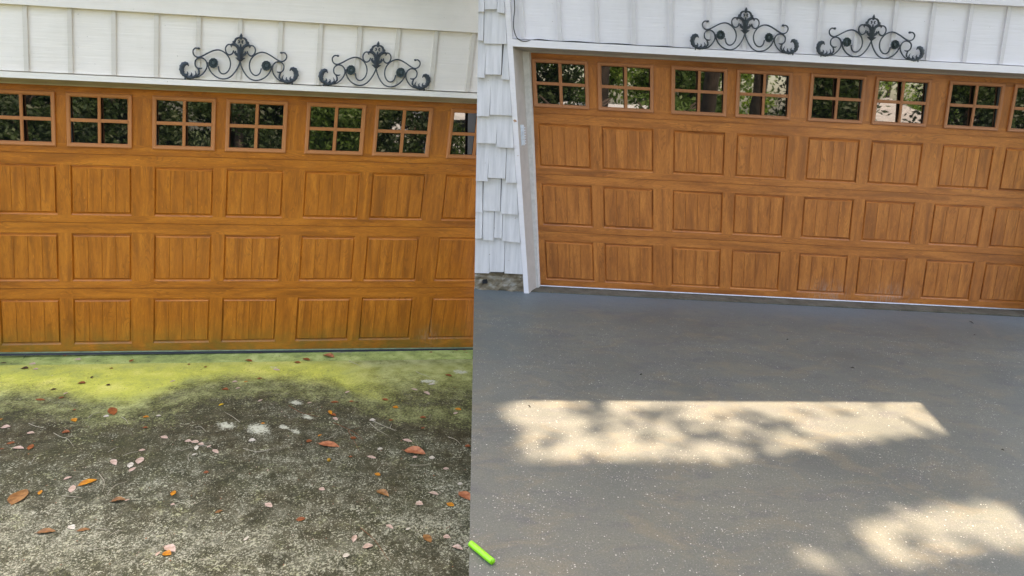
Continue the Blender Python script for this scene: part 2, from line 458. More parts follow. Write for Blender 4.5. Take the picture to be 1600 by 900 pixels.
def slab(name, s, us, ws, mat, attf, thick, clip=None, edge=None):
    """a driveway slab as a fine sheet in (u,w) with its sides"""
    nu, nw = len(us), len(ws)
    V = []; att = {}
    A = AW[s]
    UU, WW = np.meshgrid(us, ws, indexing='ij')
    vv = np.where(True, GV(s, 0) + (GV(s, 1) - GV(s, 0)) * UU, 0)
    X = UU[..., None] * A[:, 0] + vv[..., None] * A[:, 1] + WW[..., None] * A[:, 2] + A[:, 3]
    if edge is not None:                          # pull the first column onto the slab's straight edge
        X[0, :, 0] = np.array([edge(y) for y in X[0, :, 1]])
    V = X.reshape(-1, 3)
    idx = np.arange(nu * nw).reshape(nu, nw)
    Fc = np.stack([idx[:-1, :-1], idx[:-1, 1:], idx[1:, 1:], idx[1:, :-1]], -1).reshape(-1, 4)
    # sides
    ring = list(idx[:, 0]) + list(idx[-1, 1:]) + list(idx[-2::-1, -1]) + list(idx[0, -2:0:-1])
    bot = [V[k] - np.array([0, 0, thick]) for k in ring]
    nb = len(V)
    V2 = np.vstack([V, bot])
    faces = [tuple(int(c) for c in f) for f in Fc]
    m = len(ring)
    for k in range(m):
        a, b2 = ring[k], ring[(k + 1) % m]
        faces.append((int(a), int(b2), nb + (k + 1) % m, nb + k))
    me = bpy.data.meshes.new(name)
    me.from_pydata([tuple(v) for v in V2], [], faces)
    me.materials.append(mat)
    ats = attf(UU, WW, X)
    for k, arr in ats.items():
        a = me.attributes.new(k, 'FLOAT', 'POINT')
        full = np.concatenate([arr.reshape(-1), np.zeros(m)]).astype(np.float32)
        a.data.foreach_set("value", full)
    bm = bmesh.new(); bm.from_mesh(me)
    if clip is not None:
        bmesh.ops.bisect_plane(bm, geom=bm.verts[:] + bm.edges[:] + bm.faces[:], plane_co=clip[0], plane_no=clip[1], clear_outer=True)
    bmesh.ops.recalc_face_normals(bm, faces=bm.faces)
    bm.to_mesh(me); bm.free()
    ob = bpy.data.objects.new(name, me); COL.objects.link(ob); ob["kind"] = "structure"
    return ob

def seg_interp(pts):
    xs_ = [p[0] for p in pts]; ys_ = [p[1] for p in pts]
    return lambda x: np.interp(x, xs_, ys_)
# --- stained driveway: moss line and stains traced onto the slab
JL = 0.215                                      # joint between garage floor and slab, L
mb_pts = sorted([ground(0, x, y)[:2] for x, y in ((0, 618), (70, 620), (150, 632), (200, 634), (260, 618), (310, 602), (360, 595), (420, 597), (480, 601), (530, 608), (560, 622), (600, 632), (660, 636), (735, 636))])
moss_edge = seg_interp(mb_pts)
lich = [(ground(0, x, y), rx, ry) for x, y, rx, ry in ((353, 665, 0.075, 0.04), (404, 670, 0.095, 0.06), (463, 629, 0.06, 0.032), (444, 667, 0.05, 0.025), (480, 651, 0.045, 0.03), (462, 674, 0.04, 0.025), (670, 596, 0.09, 0.03), (720, 581, 0.09, 0.03), (430, 574, 0.05, 0.015), (735, 551, 0.06, 0.02))]
def attL(U, W, X):
    me_ = moss_edge(U)
    wob = 0.03 * np.sin(U * 7 + 1) + 0.04 * np.sin(U * 17 + W * 9) + 0.02 * np.sin(U * 39 - W * 21)
    d = (me_ + wob - W)
    moss = 1 / (1 + np.exp(-(d - 0.05) / 0.15))
    right = np.clip((U - 2.55) / 0.5, 0, 1)
    moss = moss * (1 - 0.55 * right * np.clip((W - 0.42) / 0.5, 0, 1)) * (0.86 + 0.25 * np.exp(-((U - 1.2) / 0.9) ** 2))
    moss = np.maximum(moss, 0.34 * np.exp(-((W - me_ - 0.12) / 0.22) ** 2))
    olive = np.clip(right * 0.75 + 0.35 * np.exp(-((W - JL) / 0.12) ** 2), 0, 1)
    olive = np.maximum(olive, np.clip((W - me_ + 0.22) / 0.3, 0, 0.85))
    worn = 0.10 + 0.62 * np.clip((W - 1.35) / 1.2, 0, 1) + 0.12 * np.sin(U * 2.1 + 0.6) * np.sin(W * 2.7 + 1)
    worn = worn + 0.22 * np.exp(-((W - me_ - 0.05) / 0.06) ** 2) * (U < 1.6)
    li = np.zeros_like(U)
    for (u0, w0, _), rx, ry in lich:
        li = np.maximum(li, np.exp(-(((U - u0) / rx) ** 2 + ((W - w0) / (ry * 1.6)) ** 2)))
    li = np.maximum(li, 0.42 * np.exp(-((W - JL - 0.012) / 0.016) ** 2))
    return {"moss": moss, "olive": olive, "worn": np.clip(worn, 0, 1), "lichen": li}
slab("mossy_driveway", 0, np.concatenate([[-3.0, -1.5], np.arange(-0.9, 4.6, 0.03), [5.2, 6.0]]), np.concatenate([[JL], np.arange(JL + 0.02, 3.6, 0.025), [4.5, 6, 9.5]]), M_moss, attL, 0.25,
     clip=None)
# --- washed driveway, raised, its left edge a low retaining face
g1 = ground(1, 741, 440)[2]; g2 = ground(1, 733, 883)[2]
def edgeR(y):
    return g1[0] + (y - g1[1]) * (g2[0] - g1[0]) / (g2[1] - g1[1])
JR = 0.17
cen = ground(1, 741, 440)
def attR(U, W, X):
    blu = np.exp(-((W - JR) / 0.35) ** 2) * (0.80 + 0.2 * np.sin(U * 3))  # bluish tone by the wall, lightened to offset the shade there
    spk = np.clip((W - 0.55) / 0.5, 0.03, 1) * (1.0 - 0.35 * np.exp(-((W - 1.6) / 0.3) ** 2))
    return {"bluish_lift": np.clip(blu, 0, 1) * 0.92, "speckle": spk}
class _:
    pass
def slabR():
    # rows run along y; columns start exactly at the edge
    ys_ = np.concatenate([np.linspace(P(1, 0, GV(1, 0), JR)[1], 1.4, 60), [0.5, -1.5, -5.0, -6.5]])
    cols = np.concatenate([[0.0], np.linspace(0.05, 5.5, 80), [7.5, 9.0]])
    A = AW[1]
    Um = A[:, 0]; Wv = A[:, 2]; O = A[:, 3] + A[:, 1] * GV(1, 0)
    nrm = np.cross(Um, Wv)
    V = []; UU = []; WW = []
    for y in ys_:
        x0 = edgeR(y)
        for cc in cols:
            x = x0 + cc
            z = O[2] - (nrm[0] * (x - O[0]) + nrm[1] * (y - O[1])) / nrm[2]
            V.append((x, y, z))
            r = np.linalg.lstsq(np.stack([Um, Wv], 1), np.array([x, y, z]) - O, rcond=None)[0]
            UU.append(r[0]); WW.append(r[1])
    nr, nc = len(ys_), len(cols)
    idx = np.arange(nr * nc).reshape(nr, nc)
    Fc = [tuple(int(q) for q in (idx[i, j], idx[i + 1, j], idx[i + 1, j + 1], idx[i, j + 1])) for i in range(nr - 1) for j in range(nc - 1)]
    ring = list(idx[:, 0]) + list(idx[-1, 1:]) + list(idx[-2::-1, -1]) + list(idx[0, -2:0:-1])
    nb = len(V)
    V += [(V[k][0], V[k][1], -0.86) for k in ring]
    m = len(ring)
    for k in range(m):
        Fc.append((int(ring[k]), int(ring[(k + 1) % m]), nb + (k + 1) % m, nb + k))
    me = bpy.data.meshes.new("washed_driveway")
    me.from_pydata(V, [], Fc); me.materials.append(M_clean)
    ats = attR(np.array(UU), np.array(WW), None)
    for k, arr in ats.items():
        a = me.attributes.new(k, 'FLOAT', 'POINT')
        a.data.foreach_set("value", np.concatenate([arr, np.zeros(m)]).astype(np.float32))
    bm = bmesh.new(); bm.from_mesh(me); bmesh.ops.recalc_face_normals(bm, faces=bm.faces); bm.to_mesh(me); bm.free()
    ob = bpy.data.objects.new("washed_driveway", me); COL.objects.link(ob); ob["kind"] = "structure"
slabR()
# garage floor edges in front of the doors
XC = -0.352                                     # the right wing's flank
a = MB(); a.box(0, -3.0, 4.6, -0.40, -0.104, -0.5, JL, skip='bd')
o = a.build("garage_floor_edge", M_apmoss, kind="structure", clip=((XC, 0, 0), (1, 0, 0)))
bm = bmesh.new(); bm.from_mesh(o.data)
bm.free()
a = MB(); a.box(1, -0.75, 7.0, -0.40, -0.070, -0.5, JR, skip='bd')
a.build("garage_floor_edge", M_apclean, kind="structure", clip=((XC + 0.02, 0, 0), (-1, 0, 0)))

# ------------------------------------------------------------------ garage doors
PP, Q, PW = 1.21, 0.568, 0.467
S = 0.533
DL, DR = -0.11, 4.76
def cols8(): return [((c // 2) * PP + (c % 2) * Q) for c in range(8)]
WL, WWD, WT, WB = -0.02, 0.488, 0.392, -0.010
def add_attrs(o, s):
    me = o.data
    a = me.attributes.new("foot", 'FLOAT', 'POINT'); b = me.attributes.new("scuff", 'FLOAT', 'POINT')
    Ai = np.linalg.inv(AW[s][:, :3]); L = np.array(o.parent.location)
    fv = []; sv = []
    for v in me.vertices:
        u, vv, w = Ai @ (np.array(v.co) + L - AW[s][:, 3])
        fv.append(max(0, min(1, (0.20 - vv) / 0.24)) * (0.72 if s == 0 else 0.0))
        q = 0
        if s == 1:
            for uc in (2.72, 3.32): q = max(q, math.exp(-((u - uc) / 0.16) ** 2) * max(0, min(1, (0.13 - vv) / 0.08)))
        else:
            for uc in (3.62,): q = max(q, 0.6 * math.exp(-((u - uc) / 0.05) ** 2) * max(0, min(1, (0.13 - vv) / 0.08)))
        sv.append(q)
    a.data.foreach_set("value", np.array(fv, dtype=np.float32)); b.data.foreach_set("value", np.array(sv, dtype=np.float32))
def garage_door(s, label, clip, ncol):
    base = P(s, 2.3, -0.06, 0)
    DL = -0.42 if s == 0 else -0.11
    root = empty("garage_door", base, label, "garage door")
    us = cols8()[:ncol]
    for k in range(4):                           # k = 0 is the lowest section
        v0 = -0.06 + S * k + 0.0022; v1 = -0.06 + S * (k + 1) - 0.0022
        m = MB(); r = random.Random(100 * s + k)
        top = (k == 3)
        if top:
            boxes = [(u + WL + 0.026, u + WL + WWD - 0.026, 3 * S + WB + 0.026, 3 * S + WT - 0.026) for u in us]
        else:
            boxes = [(u, u + PW, S * k, S * k + 0.390) for u in us]
        vb, vt = boxes[0][2], boxes[0][3]
        off = r.uniform(0, 40)
        def flat(u0, u1, va, vc, grain, w=0.0, o1=0.0):
            # cut into small pieces so stain attributes have vertices
            n = max(1, int((u1 - u0) / 0.12)); nv = max(1, int((vc - va) / 0.07))
            for i in range(n):
                for j in range(nv):
                    a0 = u0 + (u1 - u0) * i / n; a1 = u0 + (u1 - u0) * (i + 1) / n
                    b0 = va + (vc - va) * j / nv; b1 = va + (vc - va) * (j + 1) / nv
                    cs = [(a0, b0), (a1, b0), (a1, b1), (a0, b1)]
                    pts = []
                    for (u, v) in cs:
                        if k == 0 and v < -0.05 and s == 0: v = v - 0.0057 * u
                        pts.append(P(s, u, v, w))
                    m.face(pts, [((u + o1, v + off) if grain == 'u' else (v + o1, u + off)) for u, v in cs])
        flat(DL, DR, v0, vb, 'u', 0, r.uniform(0, 9)); flat(DL, DR, vt, v1, 'u', 0, r.uniform(0, 9))
        eds = [DL] + [e for b_ in boxes for e in (b_[0], b_[1])] + [DR]
        for i in range(0, len(eds), 2):
            flat(eds[i], eds[i + 1], vb, vt, 'v', 0, r.uniform(0, 9))
        # section lips
        m.face([P(s, DL, v1, 0), P(s, DR, v1, 0), P(s, DR, v1, -0.02), P(s, DL, v1, -0.02)])
        m.face([P(s, DL, v0, -0.02), P(s, DR, v0, -0.02), P(s, DR, v0, 0), P(s, DL, v0, 0)])
        m.face([P(s, DL, v1, -0.008), P(s, DR, v1, -0.008), P(s, DR, v1 + 0.006, -0.008), P(s, DL, v1 + 0.006, -0.008)])
        if not top:
            for (u0, u1, va, vc) in boxes:
                loops = [(0, 0, 0), (0.004, 0.008, -0.006), (0.006, 0.010, -0.0055), (0.010, 0.0155, -0.0105), (0.011, 0.0165, -0.0105), (0.018, 0.027, 0.000)]
                o1 = r.uniform(0, 30)
                rects = [(u0 + h, u1 - h, va + vv, vc - vv, w) for h, vv, w in loops]
                for a_, b_ in zip(rects[:-1], rects[1:]):
                    ca = [(a_[0], a_[2]), (a_[1], a_[2]), (a_[1], a_[3]), (a_[0], a_[3])]
                    cb = [(b_[0], b_[2]), (b_[1], b_[2]), (b_[1], b_[3]), (b_[0], b_[3])]
                    for i in range(4):
                        j = (i + 1) % 4
                        g = (lambda p: (p[0] + o1, p[1])) if i % 2 == 0 else (lambda p: (p[1] + o1, p[0]))
                        m.face([P(s, *ca[i], a_[4]), P(s, *ca[j], a_[4]), P(s, *cb[j], b_[4]), P(s, *cb[i], b_[4])], [g(ca[i]), g(ca[j]), g(cb[j]), g(cb[i])])
                x0, x1, y0, y1, w0 = rects[-1]
                gv = 0.0022
                n = 4; wd = (x1 - x0) / n
                for i in range(n):
                    p0 = x0 + wd * i + (gv if i else 0); p1 = x0 + wd * (i + 1) - (gv if i < n - 1 else 0)
                    o1 = r.uniform(0, 60)
                    nv = 5
                    for j in range(nv):
                        b0 = y0 + (y1 - y0) * j / nv; b1 = y0 + (y1 - y0) * (j + 1) / nv
                        cs = [(p0, b0), (p1, b0), (p1, b1), (p0, b1)]
                        m.face([P(s, u, v, w0) for u, v in cs], [(v + o1, u + off) for u, v in cs])
                    if i < n - 1:
                        mid = x0 + wd * (i + 1)
                        m.face([P(s, p1, y0, w0), P(s, mid, y0, w0 - 0.003), P(s, mid, y1, w0 - 0.003), P(s, p1, y1, w0)], [(0, 0), (0, 0.01), (0.4, 0.01), (0.4, 0)])
                        m.face([P(s, mid, y0, w0 - 0.003), P(s, mid + gv, y0, w0), P(s, mid + gv, y1, w0), P(s, mid, y1, w0 - 0.003)], [(0, 0), (0, 0.01), (0.4, 0.01), (0.4, 0)])
        o = m.build("door_section", M_wood[s], root, clip=clip)
        add_attrs(o, s)
    # windows: moulded frame with muntins, pale reveal, dark glass
    Un = AW[s][:, 0].copy(); Un[2] = 0; nh = np.array([Un[1], -Un[0], 0]); nh /= np.linalg.norm(nh)
    kk = -(AW[s][:, 1] @ nh) / (AW[s][:, 2] @ nh)
    for ci, u in enumerate(us):
        x0 = u + WL; x1 = x0 + WWD; y0 = 3 * S + WB; y1 = 3 * S + WT
        fw = 0.033
        f = MB()
        prof = [(0.0, 0.0), (0.002, 0.012), (0.008, 0.016), (0.024, 0.014), (0.031, 0.006), (0.033, -0.001)]
        for (d0, w0), (d1, w1) in zip(prof[:-1], prof[1:]):
            ca = [(x0 + d0, y0 + d0), (x1 - d0, y0 + d0), (x1 - d0, y1 - d0), (x0 + d0, y1 - d0)]
            cb = [(x0 + d1, y0 + d1), (x1 - d1, y0 + d1), (x1 - d1, y1 - d1), (x0 + d1, y1 - d1)]
            for i in range(4):
                j = (i + 1) % 4
                f.face([P(s, *ca[i], w0), P(s, *ca[j], w0), P(s, *cb[j], w1), P(s, *cb[i], w1)])
        uc = (x0 + x1) / 2; vc = (y0 + y1) / 2; hb = 0.0125
        f.box(s, uc - hb, uc + hb, y0 + fw - 0.004, y1 - fw + 0.004, -0.001, 0.010, skip='b')
        f.box(s, x0 + fw - 0.004, x1 - fw + 0.004, vc - hb, vc + hb, -0.001, 0.0112, skip='b')
        for (qx0, qx1, qy0, qy1) in ((uc - 0.006, uc + 0.006, y0 + fw, y1 - fw), (x0 + fw, x1 - fw, vc - 0.006, vc + 0.006)):
            f.box(s, qx0, qx1, qy0, qy1, 0.0125, 0.0135, skip='b')
        fo = f.build("window", M_frame[s], root, clip=clip)
        rv = MB(); a0, a1, b0, b1 = x0 + 0.026, x1 - 0.026, y0 + 0.026, y1 - 0.026
        cs = [(a0, b0), (a1, b0), (a1, b1), (a0, b1)]
        for i in range(4):
            j = (i + 1) % 4
            rv.face([P(s, *cs[i], 0.0), P(s, *cs[j], 0.0), P(s, *cs[j], -0.05), P(s, *cs[i], -0.05)])
        ro = rv.build("glazing_reveal", M_reveal, loc=base, clip=clip); ro.parent = fo; ro.location = (0, 0, 0)
        g = MB()
        g.face([P(s, a, b_, -0.016 + kk * (b_ - vc)) for a, b_ in cs])
        go = g.build("pane", M_glass, loc=base, clip=clip); go.parent = fo; go.location = (0, 0, 0)
    sl = 0.0057 if s == 0 else 0
    m = MB()
    n = 24
    for i in range(n):
        ua = DL + (DR - DL) * i / n; ub = DL + (DR - DL) * (i + 1) / n
        for (w0, w1, t0, t1, mi) in ((0.004, 0.010, -0.059, -0.066, 0), (0.010, 0.004, -0.066, -0.070, 1), (0.004, 0.010, -0.070, -0.085, 1), (0.010, -0.02, -0.085, -0.096, 1)):
            m.face([P(s, ua, t1 - sl * ua, w1), P(s, ub, t1 - sl * ub, w1), P(s, ub, t0 - sl * ub, w0), P(s, ua, t0 - sl * ua, w0)], None, mi)
        m.face([P(s, ua, -0.059 - sl * ua, 0.004), P(s, ub, -0.059 - sl * ub, 0.004), P(s, ub, -0.059 - sl * ub, -0.02), P(s, ua, -0.059 - sl * ua, -0.02)], None, 0)
    m.build("bottom_seal", [M_alug if s == 0 else M_alu, M_rubber], root, clip=clip)
    return root
clipL = ((XC, 0, 0), (1, 0, 0))
garage_door(0, "orange-brown panelled garage door above the green mossy driveway, dirty along its foot", clipL, 7)
garage_door(1, "muted brown panelled garage door above the clean grey driveway, beside the shingled wall", None, 8)

# ------------------------------------------------------------------ the two garage buildings
def bat(s, m, u, v0, v1):
    m.box(s, u - 0.016, u + 0.016, v0, v1, 0.2, 0.213, skip='b')
def building(s):
    base = P(s, 2.3, GV(s, 2.3), -0.1)
    lab = ("cream board-and-batten garage wing over the mossy driveway" if s == 0 else
           "cool white garage wing with cedar shingles at its left corner, over the clean driveway")
    root = empty("garage_building", base, lab, "building")
    clip = clipL if s == 0 else None
    VT = 2.557
    # siding sheet and battens
    m = MB()
    uL = -2.2 if s == 0 else -0.086
    uR = 4.6 if s == 0 else 6.8
    m.box(s, uL, uR, 2.119, 2.75, 0.15, 0.2, skip='b')
    m.build("siding", M_side[s], root, clip=clip)
    k = -2 if s == 0 else 0
    while True:
        u = -0.003 + 0.3033 * k if s == 1 else 0.301 - 0.3033 + 0.3025 * k
        if u > (3.75 if s == 0 else 5.3): break
        m = MB(); bat(s, m, u, 2.119, VT); k += 1
        if s == 1 and abs(u - 4.55) < 0: pass
        m.build("batten", M_batt[s], root, clip=clip)
    # frieze board
    m = MB(); m.box(s, (-2.2 if s == 0 else -0.70), uR, VT, 3.0, 0.2, 0.232, skip='b')
    fo = m.build("frieze_board", M_side[0] if s == 0 else M_side[1], root, clip=clip if s == 0 else ((XC + 0.02, 0, 0), (-1, 0, 0)))
    # header: ledge and face, then the soffit over the door
    m = MB()
    vb = 2.071 if s == 0 else 2.056
    h0 = -0.088 if s == 1 else -0.40
    m.face([P(s, h0, vb, 0.225), P(s, 4.84, vb, 0.225), P(s, 4.84, 2.111, 0.225), P(s, h0, 2.111, 0.225)])
    m.face([P(s, h0, 2.111, 0.225), P(s, 4.84, 2.111, 0.225), P(s, 4.84, 2.1135, 0.15), P(s, h0, 2.1135, 0.15)])
    m.face([P(s, h0, vb, 0.225), P(s, h0, 2.111, 0.225), P(s, h0, 2.113, 0.15), P(s, h0, vb, 0.15)])
    m.build("header_trim", M_trim[s], root, clip=clip)
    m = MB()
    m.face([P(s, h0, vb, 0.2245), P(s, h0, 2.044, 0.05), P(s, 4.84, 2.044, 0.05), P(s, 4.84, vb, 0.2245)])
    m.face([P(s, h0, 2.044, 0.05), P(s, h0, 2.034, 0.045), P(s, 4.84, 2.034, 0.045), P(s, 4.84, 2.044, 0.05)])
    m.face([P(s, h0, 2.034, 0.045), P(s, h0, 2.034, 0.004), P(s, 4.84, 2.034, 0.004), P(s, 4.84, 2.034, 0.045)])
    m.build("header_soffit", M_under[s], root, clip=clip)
    # casings and jambs
    for side in (0, 1):
        m = MB()
        if side == 0: ci, co, dd = (-0.088, -0.131, 1) if s == 1 else (-0.40, -0.445, 1)
        else: ci, co, dd = 4.80, 4.85, -1
        if s == 0 and side == 1: continue
        vtop = VT if (s == 1 and side == 0) else 2.116
        u0, u1 = min(ci, co), max(ci, co)
        m.box(s, u0, u1, -0.14, vtop, 0.12, 0.218, skip='b')
        m.build("door_casing", M_trim[s], root)
        m = MB()
        ui = ci; uo = ci + dd * 0.038
        m.face([P(s, ui, -0.14, 0.213), P(s, ui + dd * 0.012, -0.14, 0.05), P(s, ui + dd * 0.012, 2.05, 0.05), P(s, ui, 2.05, 0.213)][::dd])
        m.build("jamb", M_jamb, root)
        m = MB()
        t0, t1 = (ui + dd * 0.060, ui + dd * 0.030)
        q = [(ui + dd * 0.010, -0.12, 0.05), (t1, -0.12, 0.05), (ui + dd * 0.066, 2.036, 0.05), (ui + dd * 0.010, 2.036, 0.05)]
        q2 = [(t1, -0.12, 0.05), (t1, -0.12, 0.003), (ui + dd * 0.066, 2.036, 0.003), (ui + dd * 0.066, 2.036, 0.05)]
        m.face([P(s, *c) for c in q][::dd]); m.face([P(s, *c) for c in q2][::dd])
        m.build("weather_stop", M_stop, root)
    # walls beside the door (outside the picture) and the body of the wing
    m = MB()
    if s == 0:
        m.box(s, -2.2, -0.447, -0.3, 2.119, -0.1, 0.2, skip='b')
    else:
        m.box(s, 4.853, 6.8, -0.3, 2.119, -0.1, 0.2, skip='b')
    m.build("wall", M_side[s], root)
    m = MB()
    if s == 0:
        for q in ([(-2.2, 0.15), (4.9, 0.15), (4.9, -6.5), (-2.2, -6.5)],):
            c = [P(s, u, 2.9, w) for u, w in q]
        zb = 2.62
        x0, x1 = -6.6, -0.40
        m.wbox(x0, x1, 6.3, 12.5, -0.75, zb)
    else:
        m.wbox(-0.30, 7.5, 6.2, 12.5, -0.3, 2.95)
    m.build("rear_wall", M_side[s], root)
    return root, base
bL, _b = building(0)
bR, baseR = building(1)
# roofs
M_roof = NB("asphalt_roof_shingles", 0.9, 0.2)
_br = M_roof.n("ShaderNodeTexBrick"); _br.inputs["Scale"].default_value = 6.0
M_roof.l(M_roof.coord('Object'), _br.inputs["Vector"])
_br.inputs["Color1"].default_value = (0.13, 0.13, 0.135, 1); _br.inputs["Color2"].default_value = (0.22, 0.22, 0.225, 1); _br.inputs["Mortar"].default_value = (0.06, 0.06, 0.06, 1)
M_roof.color(_br.outputs[0]); M_roof = M_roof.m
def hexa(m, bot, thick):
    t = [(x, y, z + thick) for x, y, z in bot]
    m.face([bot[i] for i in (3, 2, 1, 0)]); m.face(t)
    for i in range(4):
        j = (i + 1) % 4
        m.face([bot[i], bot[j], t[j], t[i]])
m = MB(); e0 = P(0, -2.3, 2.98, 0.5); e1 = P(0, 4.6, 2.98, 0.5)
hexa(m, [(-6.9, e0[1], 2.66), (-0.42, e1[1] - 0.1, 2.66), (-0.42, 12.8, 3.8), (-6.9, 12.8, 3.8)], 0.14)
m.build("roof", M_roof, bL)
# right wing: low roof whose front edge climbs to the left to set its shadow line, and an added upper storey for shade
def zr(x): return 3.10 + (2.86 - x) * (3.71 - 3.10) / (2.86 - 0.35)
m = MB()
YE = 5.03
hexa(m, [(-0.75, YE, zr(-0.75)), (2.86, YE, zr(2.86)), (2.86, 12.6, zr(2.86) + 0.6), (-0.75, 12.6, zr(-0.75) + 0.6)], 0.04)
m.build("roof", M_roof, bR)
m = MB()
fr = [P(1, -0.72, 2.9, 0.21), P(1, 2.9, 2.9, 0.21)]
yy = 5.36
m.face([(-0.33, yy, 2.75), (2.86, yy, 2.75), (2.86, yy, zr(2.86)), (-0.33, yy, zr(-0.33))])
hexa(m, [(2.86, 5.22, 2.95), (8.0, 5.22, 2.95), (8.0, 12.5, 2.95), (4.6, 12.5, 2.95)], 3.55)  # unseen upper mass added, skewed so its edge trims the sun patch
# flank of the right wing, the step down to the lower garage
m.wbox(-0.3345, -0.326, 5.50, 12.5, -0.8, 3.6)
m.wbox(2.7, 8.0, 5.25, 12.5, 2.95, 3.12)  # slab added to block sunlight leaking through the roof gap
m.build("upper_shade_wall", M_side[1], bR)
m = MB(); hexa(m, [(2.87, 5.0, 6.5), (8.3, 5.0, 6.5), (8.3, 12.8, 7.2), (4.7, 12.8, 7.2)], 0.15)
m.build("upper_shade_roof", M_roof, bR)

# shingle cladding (traced courses) and the foundation under it
courses = [
    [(740, 757, 18), (757, 777, 14), (777, 791, 20)],
    [(744, 755.5, 63), (756, 792, 67.5)],
    [(744, 758, 121), (758.5, 783.5, 116), (784, 797.5, 124)],
    [(740, 765.5, 181), (766, 800.5, 179)],
    [(738, 775.5, 223), (776, 804, 230)],
    [(738, 762.5, 282), (763, 790, 277.5), (790.5, 808.5, 285)],
    [(738, 754, 331), (754.5, 781.5, 329), (782.5, 809.5, 334)],
    [(738, 753.5, 372), (753.8, 771.5, 375), (771.8, 784.5, 371.5), (785, 814, 377)],
    [(736, 764.5, 426), (765, 787.5, 424), (788, 817.5, 427)]]
m = MB()
rr = random.Random(4)
for ci, crs in enumerate(courses):
    for (xa, xb, yb) in crs:
        u0, v0 = front(1, xa, yb, 0.222); u1, v1 = front(1, xb, yb, 0.222)
        hgt = 0.34
        th = 0.021 + rr.uniform(-0.004, 0.009); u0 += 0.0022; u1 -= 0.0022
        tl = rr.uniform(-0.004, 0.004); ww = 0.205
        sk = rr.uniform(-0.010, 0.010)
        um = min(u1, -0.133); 
        topu0, topu1 = u0 + sk + 0.03, um + sk + 0.03
        if xb > 790: topu1 = -0.133
        A_ = [(u0, v0 + tl, ww + th), (um, v0 - tl, ww + th), (topu1, v0 + hgt, ww - 0.002), (topu0, v0 + hgt, ww - 0.002)]
        B_ = [(a_, b_, 0.196) for a_, b_, c_ in A_]
        m.face([P(1, *c) for c in A_])
        for i in range(4):
            j = (i + 1) % 4
            m.face([P(1, *B_[i]), P(1, *B_[j]), P(1, *A_[j]), P(1, *A_[i])])
m.build("shingle_cladding", M_shin, bR, clip=((-0.332, 0, 0), (-1, 0, 0)))
m = MB(); m.box(1, -0.75, -0.132, 0.10, 2.6, 0.1, 0.196, skip='b')
m.build("shingle_backing", M_shingap, bR, clip=((-0.330, 0, 0), (-1, 0, 0)))
m = MB(); n = 14
pf = [-0.75 + (0.75 - 0.128) * i / n for i in range(n + 1)]
for i in range(n):
    for j in range(6):
        v0 = -0.12 + 0.044 * j; v1 = v0 + 0.044
        ww = lambda u, v: 0.175 + 0.010 * math.sin(u * 47 + v * 61) + 0.008 * math.sin(u * 23 - v * 90)
        m.face([P(1, pf[i], v0, ww(pf[i], v0)), P(1, pf[i + 1], v0, ww(pf[i + 1], v0)), P(1, pf[i + 1], v1, ww(pf[i + 1], v1)), P(1, pf[i], v1, ww(pf[i], v1))])
m.build("foundation", M_found, bR, clip=((-0.332, 0, 0), (-1, 0, 0)))
hu, hv = front(1, 757, 440, 0.19)
m = MB(); m.poly_prism(1, [(hu - 0.02, hv - 0.02), (hu + 0.022, hv - 0.018), (hu + 0.018, hv + 0.022), (hu - 0.016, hv + 0.016)], 0.17, 0.1955)  # raised dark patch standing in for the shaded hole
m.build("dark_hole_patch", M_rubber, bR)

# ------------------------------------------------------------------ iron scroll ornaments
def cr(pts, n=7):
    p = [np.array(q, float) for q in pts]; p = [2 * p[0] - p[1]] + p + [2 * p[-1] - p[-2]]
    out = []
    for i in range(1, len(p) - 2):
        for k in range(n):
            t = k / n
            out.append(0.5 * ((2 * p[i]) + (-p[i - 1] + p[i + 1]) * t + (2 * p[i - 1] - 5 * p[i] + 4 * p[i + 1] - p[i + 2]) * t * t + (-p[i - 1] + 3 * p[i] - 3 * p[i + 1] + p[i + 2]) * t ** 3))
    out.append(p[-2]); return out
K_ = 0.000822
def orn_xy(x, y):                      # tracing grid -> metres, centre line x=420, foot line sloping with the photo
    dx = x - 420
    return dx * K_, (557 + 0.062 * dx - y) * K_ * 1.02
CURVES = [
    [(421, 398), (436, 440), (468, 495), (510, 537), (560, 556), (612, 552), (662, 526), (698, 482), (712, 432)],
    [(792, 326), (822, 327), (843, 352), (834, 385), (800, 400), (758, 385), (700, 350), (650, 326), (605, 320), (558, 337), (522, 372), (506, 418), (514, 468), (543, 505), (577, 514), (604, 495), (616, 455)],
    [(905, 580), (840, 574), (790, 562), (745, 525), (717, 475), (722, 430), (752, 404), (792, 406), (820, 432), (820, 470), (800, 492)],
    [(500, 262), (535, 267), (555, 298), (546, 334), (520, 350), (492, 335), (481, 308)]]
def leaf_blob(m, s, org, spine, widths, thick, wbase):
    """a hammered leaf: a flattened, tapering solid along a spine given in tracing units"""
    c = cr(spine, 5); n = len(c)
    ws_ = np.interp(np.linspace(0, 1, n), np.linspace(0, 1, len(widths)), widths)
    L = []; 
    for i in range(n):
        t = c[min(i + 1, n - 1)] - c[max(i - 1, 0)]; t = t / (np.linalg.norm(t) + 1e-9); nn = np.array([-t[1], t[0]])
        ed = ws_[i] * (1 + 0.22 * (1 if i % 3 == 1 else 0))
        row = []
        for a_, d_ in ((-1, 0.0), (-0.5, 0.8), (0, 0.55), (0.5, 0.8), (1, 0.0)):
            x, y = c[i] + nn * ed * a_
            ux, vy = orn_xy(x, y)
            row.append(P(s, org[0] + ux * org[2], org[1] + vy, wbase + thick * d_ * min(1, ws_[i] / 6)))
        L.append(row)
    for i in range(n - 1):
        for j in range(4):
            m.face([L[i][j], L[i][j + 1], L[i + 1][j + 1], L[i + 1][j]])
